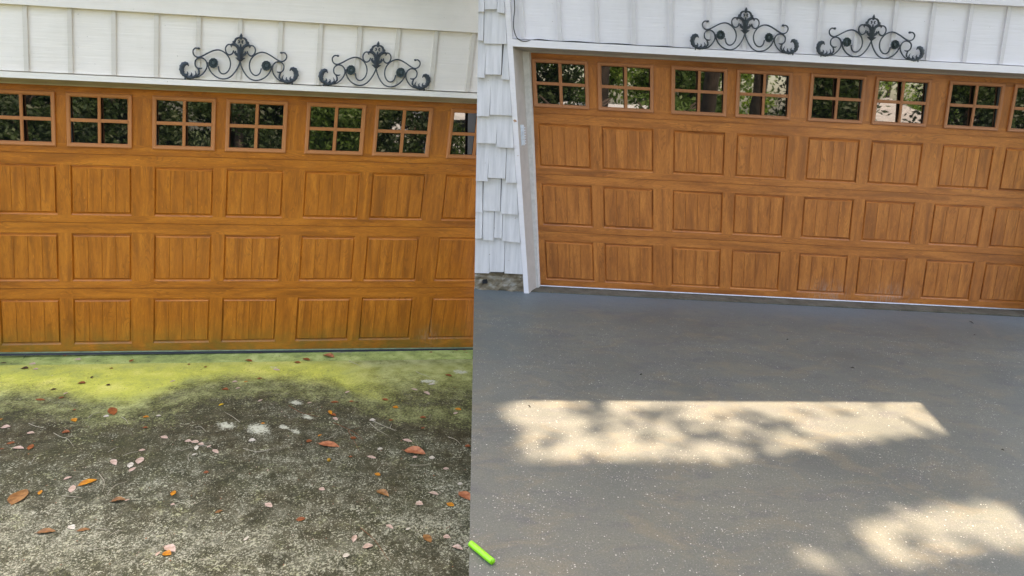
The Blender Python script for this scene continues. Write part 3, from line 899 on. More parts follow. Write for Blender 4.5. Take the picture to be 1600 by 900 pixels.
def ornament(s, uc, vb, label):
    base = P(s, uc, vb, 0.21)
    root = empty("iron_scroll_ornament", base, label, "wall ornament", "iron scroll ornaments over the garage doors")
    W0 = 0.222
    for sg in (-1, 1):
        m = MB()
        for cv in CURVES:
            pts = []
            for q in cr(cv, 6):
                ux, vy = orn_xy(*q); pts.append(P(s, uc + sg * ux, vb + vy, W0))
            m.tube(pts, 0.0054, 6)
            if cv in (CURVES[1],):
                ux, vy = orn_xy(*cv[0]); c = P(s, uc + sg * ux, vb + vy, W0)
                m.tube([c + np.array([-0.010, 0, 0]), c + np.array([-0.005, 0, 0]), c + np.array([0.005, 0, 0]), c + np.array([0.010, 0, 0])], [0.003, 0.0085, 0.0085, 0.003], 8)
        m.build("scroll_bar", M_iron, root, smooth=True)
        m = MB(); cx, cy = orn_xy(660, 433)
        c0 = np.array([uc + sg * cx, vb + cy])
        n = 22
        prof = [(0.035, -0.004), (0.035, 0.005), (0.032, 0.010), (0.026, 0.001), (0.020, 0.010), (0.014, 0.001), (0.010, 0.013), (0.004, 0.012), (0.0, 0.004)]
        for (r0, w0), (r1, w1) in zip(prof[:-1], prof[1:]):
            for k in range(n):
                a0 = 2 * math.pi * k / n; a1 = 2 * math.pi * (k + 1) / n
                f0 = 1 + (0.05 if k % 2 else -0.03) * (r0 > 0.012); f1 = 1 + (0.05 if (k + 1) % 2 else -0.03) * (r0 > 0.012)
                g0 = 1 + (0.05 if k % 2 else -0.03) * (r1 > 0.012); g1_ = 1 + (0.05 if (k + 1) % 2 else -0.03) * (r1 > 0.012)
                pt = lambda r_, a_, w_: P(s, c0[0] + r_ * math.cos(a_), c0[1] + r_ * math.sin(a_), W0 + w_)
                m.face([pt(r0 * f0, a0, w0), pt(r0 * f1, a1, w0), pt(r1 * g1_, a1, w1), pt(r1 * g0, a0, w1)])
        m.build("rosette", M_ros, root)
        m = MB()
        og = (uc, vb, sg)
        leaf_blob(m, s, og, [(878, 482), (895, 463), (925, 475), (940, 510), (930, 548), (905, 575)], [3, 13, 20, 22, 18, 7], 0.012, W0)
        leaf_blob(m, s, og, [(912, 556), (880, 577), (840, 572), (800, 560)], [14, 14, 12, 4], 0.010, W0)
        leaf_blob(m, s, og, [(900, 575), (908, 590), (906, 600)], [6, 9, 3], 0.006, W0)
        for sp, wd in (([(900, 566), (885, 545), (893, 528)], [8, 7, 2]), ([(870, 572), (850, 550), (855, 532)], [8, 7, 2]), ([(835, 570), (812, 545), (822, 515)], [8, 7, 2]),
                       ([(805, 560), (785, 530), (795, 495), (805, 490)], [6, 9, 7, 3]), ([(800, 492), (775, 492), (758, 485)], [7, 6, 3])):
            leaf_blob(m, s, og, sp, wd, 0.008, W0 + 0.001)
        m.build("acanthus_leaf", M_iron, root, smooth=True)
    m = MB()
    for sg in (-1, 1):
        og = (uc, vb, sg)
        leaf_blob(m, s, og, [(420, 400), (428, 370), (430, 330), (436, 295), (455, 268), (485, 258), (505, 270), (500, 285)], [3, 15, 15, 14, 13, 12, 7, 3], 0.016, W0)
        leaf_blob(m, s, og, [(425, 385), (445, 372), (465, 368)], [10, 9, 2], 0.012, W0)
        leaf_blob(m, s, og, [(428, 350), (450, 342), (468, 325), (460, 310)], [9, 11, 10, 3], 0.012, W0)
        leaf_blob(m, s, og, [(470, 262), (476, 245), (466, 215), (445, 200), (428, 198)], [9, 10, 9, 7, 4], 0.013, W0)
        leaf_blob(m, s, og, [(478, 250), (490, 240), (486, 230)], [7, 6, 2], 0.009, W0)
        leaf_blob(m, s, og, [(440, 245), (432, 232), (436, 222), (445, 226)], [5, 6, 5, 3], 0.010, W0)
    leaf_blob(m, s, (uc, vb, 1), [(420, 212), (420, 196), (421, 178), (420, 160)], [8, 15, 12, 2], 0.014, W0)
    leaf_blob(m, s, (uc, vb, 1), [(420, 400), (420, 330), (420, 270), (420, 248)], [5, 9, 9, 4], 0.018, W0 + 0.001)
    m.build("finial", M_iron, root, smooth=True)
    return root
VB = 2.108
ornament(0, 1.820, VB + 0.014, "dark iron scroll ornament over the left garage door, left one of its pair")
ornament(0, 2.866, VB + 0.014, "dark iron scroll ornament over the left garage door, right one of its pair")
ornament(1, 1.817, VB + 0.002, "dark iron scroll ornament over the right garage door, left one of its pair")
ornament(1, 2.850, VB + 0.000, "dark iron scroll ornament over the right garage door, rightmost of all")

# ------------------------------------------------------------------ cable, bracket, hose
m = MB()
pts = []
for x, y in ((803.5, -6), (804.5, 14), (803.2, 28), (802.8, 42), (805.5, 54), (810, 61), (820, 64.5)):
    u, v = front(1, x, y, 0.222); pts.append((u, v, 0.226))
u_end = 1.38
for i in range(1, 14):
    uu = pts[6][0] + (u_end - pts[6][0]) * i / 13
    pts.append((uu, 2.1165 + 0.003 * math.sin(i * 1.9), 0.214 + 0.003 * math.sin(i * 2.3)))
c3 = cr([(a, b, c) for a, b, c in pts], 5)
m.tube([P(1, *q) for q in c3], 0.0042, 6)
o = m.build("cable", M_cable, loc=P(1, 0, 2.11, 0.22), smooth=True)
tag(o, "thin black cable down the corner trim and along the right garage's ledge", "cable")
m = MB()
ub, vb_ = -0.084, 1.33
q = lambda du, v, w: P(1, ub + du, v, w)
bk = empty("jamb_bracket", P(1, ub, 1.33, 0.12), "small galvanised metal bracket on the inner jamb left of the right garage door", "bracket")
m.box(1, -0.084, -0.072, 1.262, 1.435, 0.125, 0.175)
m.build("plate", M_metal, bk)
m = MB()
for k in range(7):
    m.box(1, -0.072, -0.060, 1.275 + k * 0.022, 1.284 + k * 0.022, 0.13, 0.165)
m.build("clip_row", M_metal, bk)

g0 = [ground(1, x, y)[2] for x, y in ((735.5, 853.5), (741, 858), (750, 865.5), (760, 874), (770, 882))]
hr = 0.0115
m = MB()
pp = cr([tuple(p_ + np.array([0, 0, hr])) for p_ in g0], 6)
m.tube(pp, hr, 14)
ho = empty("garden_hose", tuple(g0[1]), "short stub of bright lime green hose on the clean driveway, bottom centre", "hose")
m.build("tube", M_hose, ho, smooth=True)
m = MB(); d0 = (pp[0] - pp[3]); d0 = d0 / np.linalg.norm(d0)
m.tube([pp[0] + d0 * -0.001, pp[0] + d0 * 0.002], hr * 0.98, 14)
m.build("hose_end", M_hose, ho)

# ------------------------------------------------------------------ leaf litter and twigs on the mossy driveway
LC = {
 'rust': leafmat("leaf_rust", (0.18, 0.045, 0.012), (0.36, 0.11, 0.03)),
 'orange': leafmat("leaf_orange", (0.42, 0.13, 0.008), (0.66, 0.28, 0.02)),
 'brown': leafmat("leaf_brown", (0.17, 0.065, 0.015), (0.36, 0.17, 0.05)),
 'dark brown': leafmat("leaf_dark_brown", (0.03, 0.015, 0.008), (0.09, 0.045, 0.025)),
 'pinkish tan': leafmat("leaf_pinkish_tan", (0.42, 0.28, 0.20), (0.66, 0.48, 0.38)),
 'pale': leafmat("leaf_pale", (0.45, 0.40, 0.30), (0.74, 0.68, 0.56)),
 'yellow': leafmat("leaf_yellow", (0.55, 0.33, 0.01), (0.75, 0.48, 0.03)),
 'reddish': leafmat("leaf_reddish", (0.30, 0.085, 0.035), (0.52, 0.20, 0.09))}
LV = [(5,568,12,0,'dark brown'),(39,576,11,0,'dark brown'),(56,577,8,0,'pinkish tan'),(51,569,9,-5,'pinkish tan'),(101,556,6,0,'rust'),(122,562,8,-10,'pinkish tan'),(152,552,10,0,'pinkish tan'),
(206,564,8,30,'rust'),(174,576,6,0,'rust'),(128,599,12,0,'rust'),(169,602,5,-20,'dark brown'),(144,590,5,40,'dark brown'),(84,609,11,12,'dark brown'),(63,625,15,-5,'rust'),(96,622,10,15,'rust'),(103,615,8,20,'pinkish tan'),
(116,641,5,0,'rust'),(116,657,7,-45,'orange'),(176,643,13,-70,'rust'),(228,652,10,0,'orange'),(227,669,8,0,'rust'),(9,668,15,5,'pinkish tan'),(48,677,12,0,'pinkish tan'),(17,693,14,12,'rust'),(29,701,18,-3,'pinkish tan'),
(48,699,11,55,'rust'),(3,702,8,15,'rust'),(1,656,8,20,'orange'),(103,676,13,5,'rust'),(166,651,9,0,'pale'),(248,650,8,0,'pale'),(219,720,12,60,'pinkish tan'),(178,723,11,-55,'pinkish tan'),(207,734,12,35,'pinkish tan'),
(204,727,9,70,'pale'),(257,684,11,-15,'pinkish tan'),(222,704,11,5,'pinkish tan'),(294,690,11,0,'pinkish tan'),(305,691,12,-5,'pinkish tan'),(314,695,9,-10,'pinkish tan'),(327,698,8,30,'pinkish tan'),(337,706,10,-35,'pinkish tan'),(307,700,7,80,'pale'),(304,711,9,15,'pale'),(394,689,12,5,'pale'),
(389,564,11,-15,'rust'),(352,609,10,-5,'rust'),(367,597,9,5,'pinkish tan'),(384,597,7,10,'orange'),(372,607,8,15,'pinkish tan'),(346,633,9,20,'yellow'),(321,574,6,0,'rust'),(270,596,9,15,'pinkish tan'),(295,570,5,0,'rust'),
(409,551,6,20,'rust'),(416,549,4,0,'rust'),(514,557,17,-15,'reddish'),(479,562,11,-15,'rust'),(465,567,10,-8,'rust'),(432,578,11,-10,'pinkish tan'),(406,592,9,10,'rust'),(543,613,8,25,'pinkish tan'),(602,625,10,-15,'rust'),(618,637,9,-10,'orange'),
(523,629,13,0,'rust'),(549,628,8,5,'rust'),(558,629,6,0,'dark brown'),(648,609,10,-15,'pinkish tan'),(667,615,10,-30,'pinkish tan'),(701,587,10,-15,'rust'),(675,601,12,5,'pale'),(716,640,10,-15,'orange'),(712,646,8,20,'pinkish tan'),(661,653,10,0,'rust'),
(611,657,8,5,'rust'),(516,645,7,-60,'orange'),(521,649,8,-20,'rust'),(524,655,8,-30,'pinkish tan'),(407,626,8,20,'pinkish tan'),(484,630,8,10,'pinkish tan'),(411,662,7,0,'orange'),(500,681,7,20,'orange'),(514,696,36,-10,'reddish'),
(483,690,10,10,'rust'),(582,657,10,0,'pale'),(552,685,10,-5,'rust'),(594,702,9,10,'pale'),(581,715,14,-15,'pinkish tan'),(548,714,6,0,'rust'),(637,689,15,-15,'pinkish tan'),(648,707,34,-10,'reddish'),(648,715,8,0,'pinkish tan'),
(661,669,7,15,'rust'),(675,716,10,0,'pale'),(731,698,10,0,'rust'),(137,755,32,18,'orange'),(30,777,34,48,'brown'),(63,770,8,60,'orange'),(106,748,14,18,'pinkish tan'),(113,764,12,75,'pinkish tan'),(185,783,24,8,'brown'),(199,782,9,20,'pinkish tan'),
(72,832,31,5,'brown'),(130,829,22,8,'brown'),(112,825,10,-30,'pale'),(271,771,9,60,'orange'),(270,789,7,0,'pinkish tan'),(266,858,18,-30,'pinkish tan'),(247,866,11,45,'pinkish tan'),(261,866,13,-12,'orange'),(322,739,9,5,'rust'),
(598,772,21,-25,'brown'),(678,772,15,-15,'pinkish tan'),(655,788,12,-10,'pinkish tan'),(704,789,12,-20,'orange'),(727,776,24,-35,'reddish'),(668,842,17,-48,'brown'),(638,827,9,20,'pale'),(609,824,12,-30,'pinkish tan'),(575,855,17,12,'pinkish tan'),
(698,840,12,-10,'pinkish tan'),(715,857,17,-18,'pinkish tan'),(554,842,12,70,'pinkish tan'),(748,877,17,-45,'reddish'),(590,742,9,-20,'orange'),(697,733,10,0,'pinkish tan'),(719,757,9,0,'pale'),(541,869,12,15,'pale'),
(704,547,7,10,'rust'),(712,549,8,-25,'rust'),(719,546,7,40,'dark brown'),(725,549,8,-10,'rust'),(732,546,9,5,'rust'),(708,552,6,0,'dark brown'),(728,553,8,-10,'rust'),(697,546,6,15,'dark brown'),(674,551,6,20,'rust'),(638,548,6,10,'pale'),
(342,800,13,20,'brown'),(420,790,12,-30,'pinkish tan'),(470,812,15,10,'rust'),(385,842,11,40,'pale'),(503,765,9,-20,'pinkish tan')]
def region(y):
    return "right at the door's foot" if y < 556 else "on the yellow-green moss" if y < 612 else "on the dark middle band" if y < 705 else "on the pale worn foreground"
def sizew(L): return "big" if L >= 20 else "small"
keys = {}
for i, (x, y, L, a_, c) in enumerate(LV): keys.setdefault((sizew(L), c, region(y)), []).append(i)
ORD = ["leftmost", "second from left", "third from left", "fourth from left", "fifth from left", "sixth from left", "seventh from left", "eighth from left", "ninth from left", "tenth from left"] + ["%dth from left" % k for k in range(11, 60)]
lab = {}
for (sz, c, rg), ids in keys.items():
    ids = sorted(ids, key=lambda i: LV[i][0])
    for r_, i in enumerate(ids):
        if len(ids) == 1: lab[i] = f"the only {sz} {c} dry leaf {rg}"
        else: lab[i] = f"{sz} {c} dry leaf {rg}, {ORD[r_] if r_ < len(ids) - 1 else 'rightmost'} of these"
def dry_leaf(i, px, py, Lpx, ang, colr):
    r = random.Random(i * 17 + 3)
    u, w, c = ground(0, px, py)
    a_ = math.radians(ang)
    p2 = ground(0, px + 0.5 * Lpx * math.cos(a_), py - 0.5 * Lpx * math.sin(a_))[2]
    p1 = ground(0, px - 0.5 * Lpx * math.cos(a_), py + 0.5 * Lpx * math.sin(a_))[2]
    ax = (p2 - p1); Ln = np.linalg.norm(ax); ax = ax / Ln
    Ln = min(Ln, 0.16)
    up = np.array([0, 0, 1.0]); sd = np.cross(up, ax); sd /= np.linalg.norm(sd)
    wid = Ln * r.uniform(0.20, 0.30) * (1.5 if abs(ax[1]) < 0.5 and Ln < 0.06 else 1.0)
    curl = r.uniform(0.05, 0.40) * wid; arch = r.uniform(-0.01, 0.05) * Ln
    if Lpx >= 17: curl *= 1.6; arch = abs(arch) + 0.02 * Ln
    n = 9; rows = []
    for k in range(n):
        t = k / (n - 1)
        ww = wid * (math.sin(math.pi * t ** 0.85) ** 0.8 if 0 < t < 1 else 0.03) * (1 + 0.07 * math.sin(k * 2.7 + i))
        row = []
        for q in (-1, -0.5, 0, 0.5, 1):
            z = abs(q) ** 1.5 * curl * math.sin(math.pi * t) * (1.0 if q > 0 else r.uniform(0.6, 1.0)) + 4 * arch * t * (1 - t) + 0.0025
            row.append(c + ax * (t - 0.5) * Ln + sd * q * ww + up * (z + 0.001))
        rows.append(row)
    m = MB()
    for k in range(n - 1):
        for j in range(4):
            m.face([rows[k][j], rows[k + 1][j], rows[k + 1][j + 1], rows[k][j + 1]])
    if Ln > 0.05:
        m.tube([rows[0][2] - ax * Ln * 0.10, rows[0][2], rows[n // 2][2] - up * 0.0005], [0.0008, 0.0012, 0.0006], 4)
    o = m.build("dry_leaf", LC[colr], loc=tuple(c), smooth=True)
    tag(o, lab[i], "leaf", "dry leaves on the mossy driveway")
for i, L_ in enumerate(LV): dry_leaf(i, *L_)
# crumbs of leaf, seed and soil that nobody could count
m = MB(); r_ = random.Random(99)
for k in range(900):
    if k < 260:
        x = 500 + 238 * r_.random() ** 0.6; y = 544 + (10 if k > 130 else 6) * r_.random() + (738 - x) * 0.004
    else:
        x = r_.uniform(0, 732); y = 556 + 330 * r_.random() ** 1.5
    c = ground(0, x, y)[2]; sz_ = r_.uniform(0.0022, 0.0065); a_ = r_.uniform(0, 6.28)
    d_ = np.array([math.cos(a_), math.sin(a_), 0]); e_ = np.array([-math.sin(a_), math.cos(a_), 0]) * r_.uniform(0.3, 0.9)
    z_ = np.array([0, 0, 0.001]); h_ = np.array([0, 0, r_.uniform(0.001, 0.004)])
    m.face([c - d_ * sz_ + z_, c - e_ * sz_ + h_, c + d_ * sz_ + z_, c + e_ * sz_ + h_ * 0.3], None, r_.choice((0, 0, 0, 1, 1, 2)))
tag(m.build("litter_crumbs", [LC['dark brown'], LC['rust'], LC['pinkish tan']], loc=tuple(ground(0, 370, 600)[2]), kind="stuff", merge=False), "fine dark crumbs of leaf and soil scattered over the mossy driveway", "litter")
# small yellow berry
c = ground(0, 514, 721)[2]
m = MB()
ns, nr = 12, 8; R_ = 0.0125
for a_ in range(nr):
    for b_ in range(ns):
        f = lambda p_, q_: c + np.array([R_ * math.sin(math.pi * p_ / nr) * math.cos(2 * math.pi * q_ / ns), R_ * math.sin(math.pi * p_ / nr) * math.sin(2 * math.pi * q_ / ns), R_ * 0.95 - R_ * 0.92 * math.cos(math.pi * p_ / nr)])
        m.face([f(a_, b_), f(a_, b_ + 1), f(a_ + 1, b_ + 1), f(a_ + 1, b_)])
m.tube([c + np.array([0, 0, 2 * R_ - 0.001]), c + np.array([0.002, 0, 2 * R_ + 0.004])], 0.001, 5)
tag(m.build("berry", leafmat("berry_yellow", (0.36, 0.15, 0.01), (0.62, 0.36, 0.02)), loc=tuple(c), smooth=True), "round yellow-orange berry on the mossy driveway below the big curled reddish leaf", "berry")
M_tw = [plain("twig_pale", (0.42, 0.38, 0.28), 0.8, 0.2, 0.2, 40), plain("twig_red", (0.20, 0.075, 0.03), 0.7, 0.2, 0.2, 40), plain("twig_dark", (0.05, 0.04, 0.03), 0.8, 0.2, 0.2, 40)]
TW = [([(45, 662), (56, 667), (72, 670)], 0), ([(84, 677), (95, 683), (106, 687), (115, 698)], 0), ([(50, 722), (57, 714), (69, 710)], 0), ([(138, 653), (146, 648), (156, 645)], 0), ([(190, 652), (196, 656), (201, 663)], 0),
 ([(192, 713), (203, 709), (216, 706)], 0), ([(170, 706), (179, 702), (186, 699)], 0), ([(305, 668), (314, 668), (322, 675)], 0), ([(451, 634), (470, 645), (488, 650), (500, 652)], 1), ([(521, 661), (540, 669), (556, 678), (568, 689)], 1),
 ([(544, 673), (551, 686), (562, 705)], 1), ([(578, 661), (588, 671), (606, 681)], 0), ([(583, 658), (603, 668), (620, 673)], 0), ([(168, 773), (180, 760), (198, 753)], 0), ([(155, 741), (163, 754), (160, 769)], 0),
 ([(136, 863), (150, 859), (169, 856)], 0), ([(563, 825), (585, 845), (608, 877)], 1), ([(310, 876), (321, 875), (333, 874)], 0), ([(149, 827), (160, 828), (172, 830)], 0), ([(508, 687), (516, 685), (522, 683)], 0),
 ([(380, 701), (400, 706), (418, 705), (430, 700)], 0), ([(540, 552), (528, 551), (519, 552)], 0), ([(545, 564), (555, 569), (565, 573)], 0), ([(650, 581), (660, 586), (672, 590)], 0), ([(700, 683), (712, 688), (720, 695)], 0),
 ([(640, 727), (655, 728), (672, 726)], 0), ([(97, 775), (110, 777), (128, 778)], 0), ([(37, 560), (45, 552), (60, 550), (52, 557)], 2), ([(612, 663), (610, 670), (618, 674)], 0), ([(375, 660), (362, 651), (352, 645)], 0),
 ([(92, 663), (106, 662), (118, 664)], 2), ([(296, 722), (294, 714), (300, 706)], 0), ([(172, 837), (182, 832), (192, 829)], 0), ([(330, 700), (320, 697), (300, 700), (282, 705)], 0)]
tl = {}
for i, (pts, mi) in enumerate(TW):
    y = pts[0][1]; tl.setdefault((mi, region(y)), []).append(i)
tlab = {}
for (mi, rg), ids in tl.items():
    ids.sort(key=lambda i: TW[i][0][0][0])
    for r_, i in enumerate(ids):
        cn = ("pale", "reddish", "dark")[mi]
        tlab[i] = f"the only thin {cn} twig {rg}" if len(ids) == 1 else f"thin {cn} twig {rg}, {ORD[r_] if r_ < len(ids) - 1 else 'rightmost'} of these"
for i, (pts, mi) in enumerate(TW):
    q = [ground(0, *p_)[2] + np.array([0, 0, 0.003]) for p_ in pts]
    mid = len(q) // 2
    q[mid] = q[mid] + np.array([0, 0, 0.003])
    cc_ = cr(q, 4)
    m = MB(); rad = [0.0022 * (1 - 0.6 * k / len(cc_)) for k in range(len(cc_))]
    m.tube(cc_, rad, 5)
    if len(pts) > 3:
        b0 = cc_[len(cc_) // 2]; m.tube([b0, b0 + np.array([0.03, 0.018, 0.003]), b0 + np.array([0.05, 0.045, 0.001])], [0.0014, 0.001, 0.0006], 4)
    tag(m.build("twig", M_tw[mi], loc=tuple(q[0]), smooth=True), tlab[i], "twig", "twigs on the mossy driveway")
# fragments on the clean driveway
FR = [(1514, 502, 8, -30), (1521, 524, 3, 0), (1229, 531, 3, 0), (1329, 575, 6, -5), (1000, 586, 3, 10), (825, 634, 5, -40), (1564, 703, 5, -20)]
for i, (x, y, L_, a_) in enumerate(sorted(FR)):
    c = ground(1, x, y)[2]; c2 = ground(1, x + L_ * math.cos(math.radians(a_)), y - L_ * math.sin(math.radians(a_)))[2]
    m = MB(); md = (c + c2) / 2
    m.tube([c + np.array([0, 0, 0.003]), md + np.array([0.002, 0.002, 0.006]), c2 + np.array([0, 0, 0.003])], [0.0012, 0.0028, 0.001], 5)
    tag(m.build("leaf_fragment", M_tw[2], loc=tuple(c), smooth=True), "tiny dark leaf fragment on the clean grey driveway, " + (ORD[i] if i < len(FR) - 1 else 'rightmost') + " of these", "leaf fragment", "specks of litter on the clean driveway")

# ------------------------------------------------------------------ trees
M_bark = plain("bark", (0.07, 0.055, 0.045), 0.95, 0.2, 0.35, 6)
def crown_mesh(name, centers, sizes, mat, parent, seed):
    r_ = np.random.default_rng(seed)
    n = len(centers)
    d = r_.normal(size=(n, 3)); d /= np.linalg.norm(d, axis=1)[:, None]
    e = r_.normal(size=(n, 3)); e -= (e * d).sum(1)[:, None] * d; e /= np.linalg.norm(e, axis=1)[:, None]
    L = np.array(parent.location)
    c = centers - L
    s = sizes[:, None]
    V = np.stack([c - d * s, c + e * s * 0.45, c + d * s, c - e * s * 0.45], 1).reshape(-1, 3)
    F = np.arange(n * 4).reshape(n, 4)
    me = bpy.data.meshes.new(name)
    me.vertices.add(n * 4); me.vertices.foreach_set("co", V.ravel().astype(np.float32))
    me.loops.add(n * 4); me.loops.foreach_set("vertex_index", F.ravel().astype(np.int32))
    me.polygons.add(n); me.polygons.foreach_set("loop_start", (np.arange(n) * 4).astype(np.int32))
    me.update(calc_edges=True); me.validate()
    me.materials.append(mat)
    o = bpy.data.objects.new(name, me); COL.objects.link(o); o.parent = parent
    return o
def clumps(r_, center, radii, ncl, nper, spread):
    out = []
    for _i in range(ncl):
        d = r_.normal(size=3); d /= np.linalg.norm(d)
        rr_ = r_.uniform(0.25, 1.0) ** 0.5
        c = np.array(center) + d * np.array(radii) * rr_
        sp = spread * r_.uniform(0.6, 1.3)
        out.append(c + r_.normal(size=(nper, 3)) * sp * np.array([1, 1, 0.7]))
    return np.vstack(out)
FG = [leafmat("foliage_dark", (0.018, 0.035, 0.010), (0.045, 0.075, 0.018), 0.15), leafmat("foliage_mid", (0.045, 0.085, 0.016), (0.10, 0.165, 0.035), 0.25), leafmat("foliage_bright", (0.12, 0.20, 0.035), (0.25, 0.36, 0.08), 0.3)]
TREES = [  # x, y, crown z, radii, clumps, mat, label
    (-12.5, -17, 4.0, (3.0, 2.5, 4.6), 150, 0, "dark evergreen across the road, far left"),
    (-8.2, -13.5, 2.2, (2.4, 1.8, 3.6), 150, 0, "dense dark tree across the road behind the silver car"),
    (-3.4, -15.5, 3.0, (2.2, 1.8, 4.2), 170, 0, "dense dark tree across the road opposite the mossy driveway"),
    (0.2, -14.5, 2.6, (2.0, 1.8, 3.8), 150, 0, "dark bushy tree across the road opposite the step between driveways"),
    (3.6, -17, 3.2, (2.0, 1.8, 4.6), 90, 2, "sunny pale green tree across the road opposite the shingled corner"),
    (6.6, -15, 2.4, (1.8, 1.5, 3.8), 100, 1, "mid green tree across the road beside the white van"),
    (9.6, -19, 3.4, (2.3, 1.9, 5.0), 110, 2, "bright green loose tree across the road behind the parked cars"),
    (13.0, -16.6, 2.6, (1.5, 1.4, 4.0), 140, 0, "dense dark tree across the road before the grey roofed house"),
    (19.9, -18.0, 2.8, (1.5, 1.5, 4.4), 130, 0, "dark narrow tree across the road right beside the pale roofed house"),
    (24.6, -19, 2.6, (2.4, 2.2, 4.4), 150, 0, "dark tree across the road right of the grey roofed house"),
    (30.5, -20, 2.6, (3.0, 2.2, 4.6), 150, 1, "mid green tree across the road, far right"),
    (-6.6, -10.6, 0.05, (1.5, 0.9, 1.7), 60, 0, "low dark bush at the roadside opposite the mossy door's third window"),
    (-3.8, -10.6, 0.05, (1.5, 0.9, 1.8), 60, 0, "low dark bush at the roadside opposite the mossy door's fourth window"),
    (-0.8, -10.6, 0.05, (1.3, 0.9, 1.6), 55, 1, "low green bush at the roadside opposite the mossy door's fifth window"),
    (1.9, -10.6, 0.05, (1.6, 0.9, 1.8), 60, 0, "low dark bush at the roadside opposite the mossy door's sixth window"),
    (4.9, -10.6, 0.05, (1.6, 0.9, 1.8), 60, 1, "low dark bush at the roadside near the tall pine by the grey car"),
    (-9.6, -10.8, 0.0, (1.3, 0.8, 1.4), 50, 0, "low dark bush at the roadside opposite the mossy door's second window"),
    (-11.8, -10.6, 0.1, (1.2, 0.8, 1.7), 55, 0, "low dark bush at the roadside opposite the mossy door's first window"),
    (-20, -24, 3.0, (4.0, 3, 5.0), 120, 1, "broad mid green tree beyond the road, far left"),
    (-6, -27, 5.0, (5.0, 3, 6.5), 150, 0, "tall dark tree standing furthest back across the road"),
    (27, -37, 4.0, (6.5, 3, 6.5), 260, 2, "sunny green tree standing behind the grey roofed house")]
for i, (x, y, cz, rad, ncl, mi, lb) in enumerate(TREES):
    gz = lz(x, y); t = empty("tree", (x, y, gz), lb, "tree", "trees across the road")
    r_ = np.random.default_rng(50 + i)
    m = MB(); R0 = 0.22
    top = cz + rad[2] * 0.5
    m.tube([(x, y, gz - 0.1), (x + 0.1, y, gz + 1.5), (x - 0.05, y + 0.1, (gz + top) / 2), (x + 0.1, y, top)], [R0 * 1.3, R0, R0 * 0.7, 0.04], 8)
    for k in range(6):
        a_ = r_.uniform(0, 6.28); z0 = r_.uniform(gz + 1.2, top * 0.8)
        m.tube([(x, y, z0), (x + math.cos(a_) * rad[0] * 0.45, y + math.sin(a_) * rad[1] * 0.45, z0 + 0.9), (x + math.cos(a_) * rad[0] * 0.8, y + math.sin(a_) * rad[1] * 0.8, z0 + 1.3)], [0.09, 0.06, 0.02], 6)
    m.build("trunk", M_bark, t, smooth=True)
    pts = clumps(r_, (x, y, cz), rad, ncl, 90 if 'low' not in lb else 110, 0.42 if 'low' not in lb else 0.28)
    pts = pts[pts[:, 2] > gz + 0.1]
    k_ = 0.6 if 'low' in lb else 0.85
    crown_mesh("crown", pts, r_.uniform(0.10, 0.20, len(pts)) * k_, FG[mi], t, 90 + i)
# pine trunks seen against the sky in the reflections
for i, (x, y, lb) in enumerate(((-6.0, -10.8, "tall bare pine trunk at the roadside opposite the mossy driveway"), (2.9, -11.4, "tall bare pine trunk at the roadside opposite the shingled corner"), (8.1, -11.0, "tall bare pine trunk at the roadside near the parked cars"))):
    t = empty("pine_tree", (x, y, lz(x, y)), lb, "pine tree", "pines along the road")
    m = MB(); m.tube([(x, y, lz(x, y) - 0.1), (x + 0.05, y, 4), (x - 0.1, y + 0.1, 9), (x, y, 14)], [0.27, 0.22, 0.17, 0.08], 10)
    m.build("trunk", M_bark, t, smooth=True)
    r_ = np.random.default_rng(70 + i); pts = clumps(r_, (x, y, 12.5), (2.2, 2.2, 2.4), 50, 50, 0.4)
    crown_mesh("crown", pts, r_.uniform(0.1, 0.2, len(pts)), FG[0], t, 140 + i)

# ---- the big trees behind the house, crowns laid along sun rays to shade, opened over the sun patches
PATCH = [[ground(1, x, y)[2][:2] for x, y in pl] for pl in (
    [(790, 633), (860, 621), (950, 620), (1120, 618), (1300, 614), (1540, 606), (1600, 668), (1480, 674), (1400, 683), (1330, 692), (1260, 703), (1190, 712), (1120, 720), (1000, 716), (900, 720), (780, 718), (770, 700), (830, 690), (800, 660)],
    [(1345, 822), (1400, 800), (1500, 787), (1563, 782), (1575, 795), (1610, 812), (1640, 850), (1590, 862), (1540, 856), (1490, 868), (1440, 862), (1420, 885), (1300, 885), (1210, 882), (1290, 855)])]
def inside(poly, x, y):
    c = False; n = len(poly); j = n - 1
    for i in range(n):
        xi, yi = poly[i]; xj, yj = poly[j]
        if ((yi > y) != (yj > y)) and (x < (xj - xi) * (y - yi) / (yj - yi) + xi): c = not c
        j = i
    return c
def gap(x, y):
    """0 = leaves everywhere, 1 = open"""
    return any(inside(p_, x + a_, y + b_) for p_ in PATCH for a_, b_ in ((0, 0), (0.07, 0), (-0.07, 0), (0, 0.05), (0, -0.05)))
def dapple(x, y):
    return math.sin(x * 3.1 + y * 7.3 + 0.8) + 0.8 * math.sin(x * 6.7 - y * 11.0 + 2.0) + 0.6 * math.sin(x * 12.3 + y * 19.0)
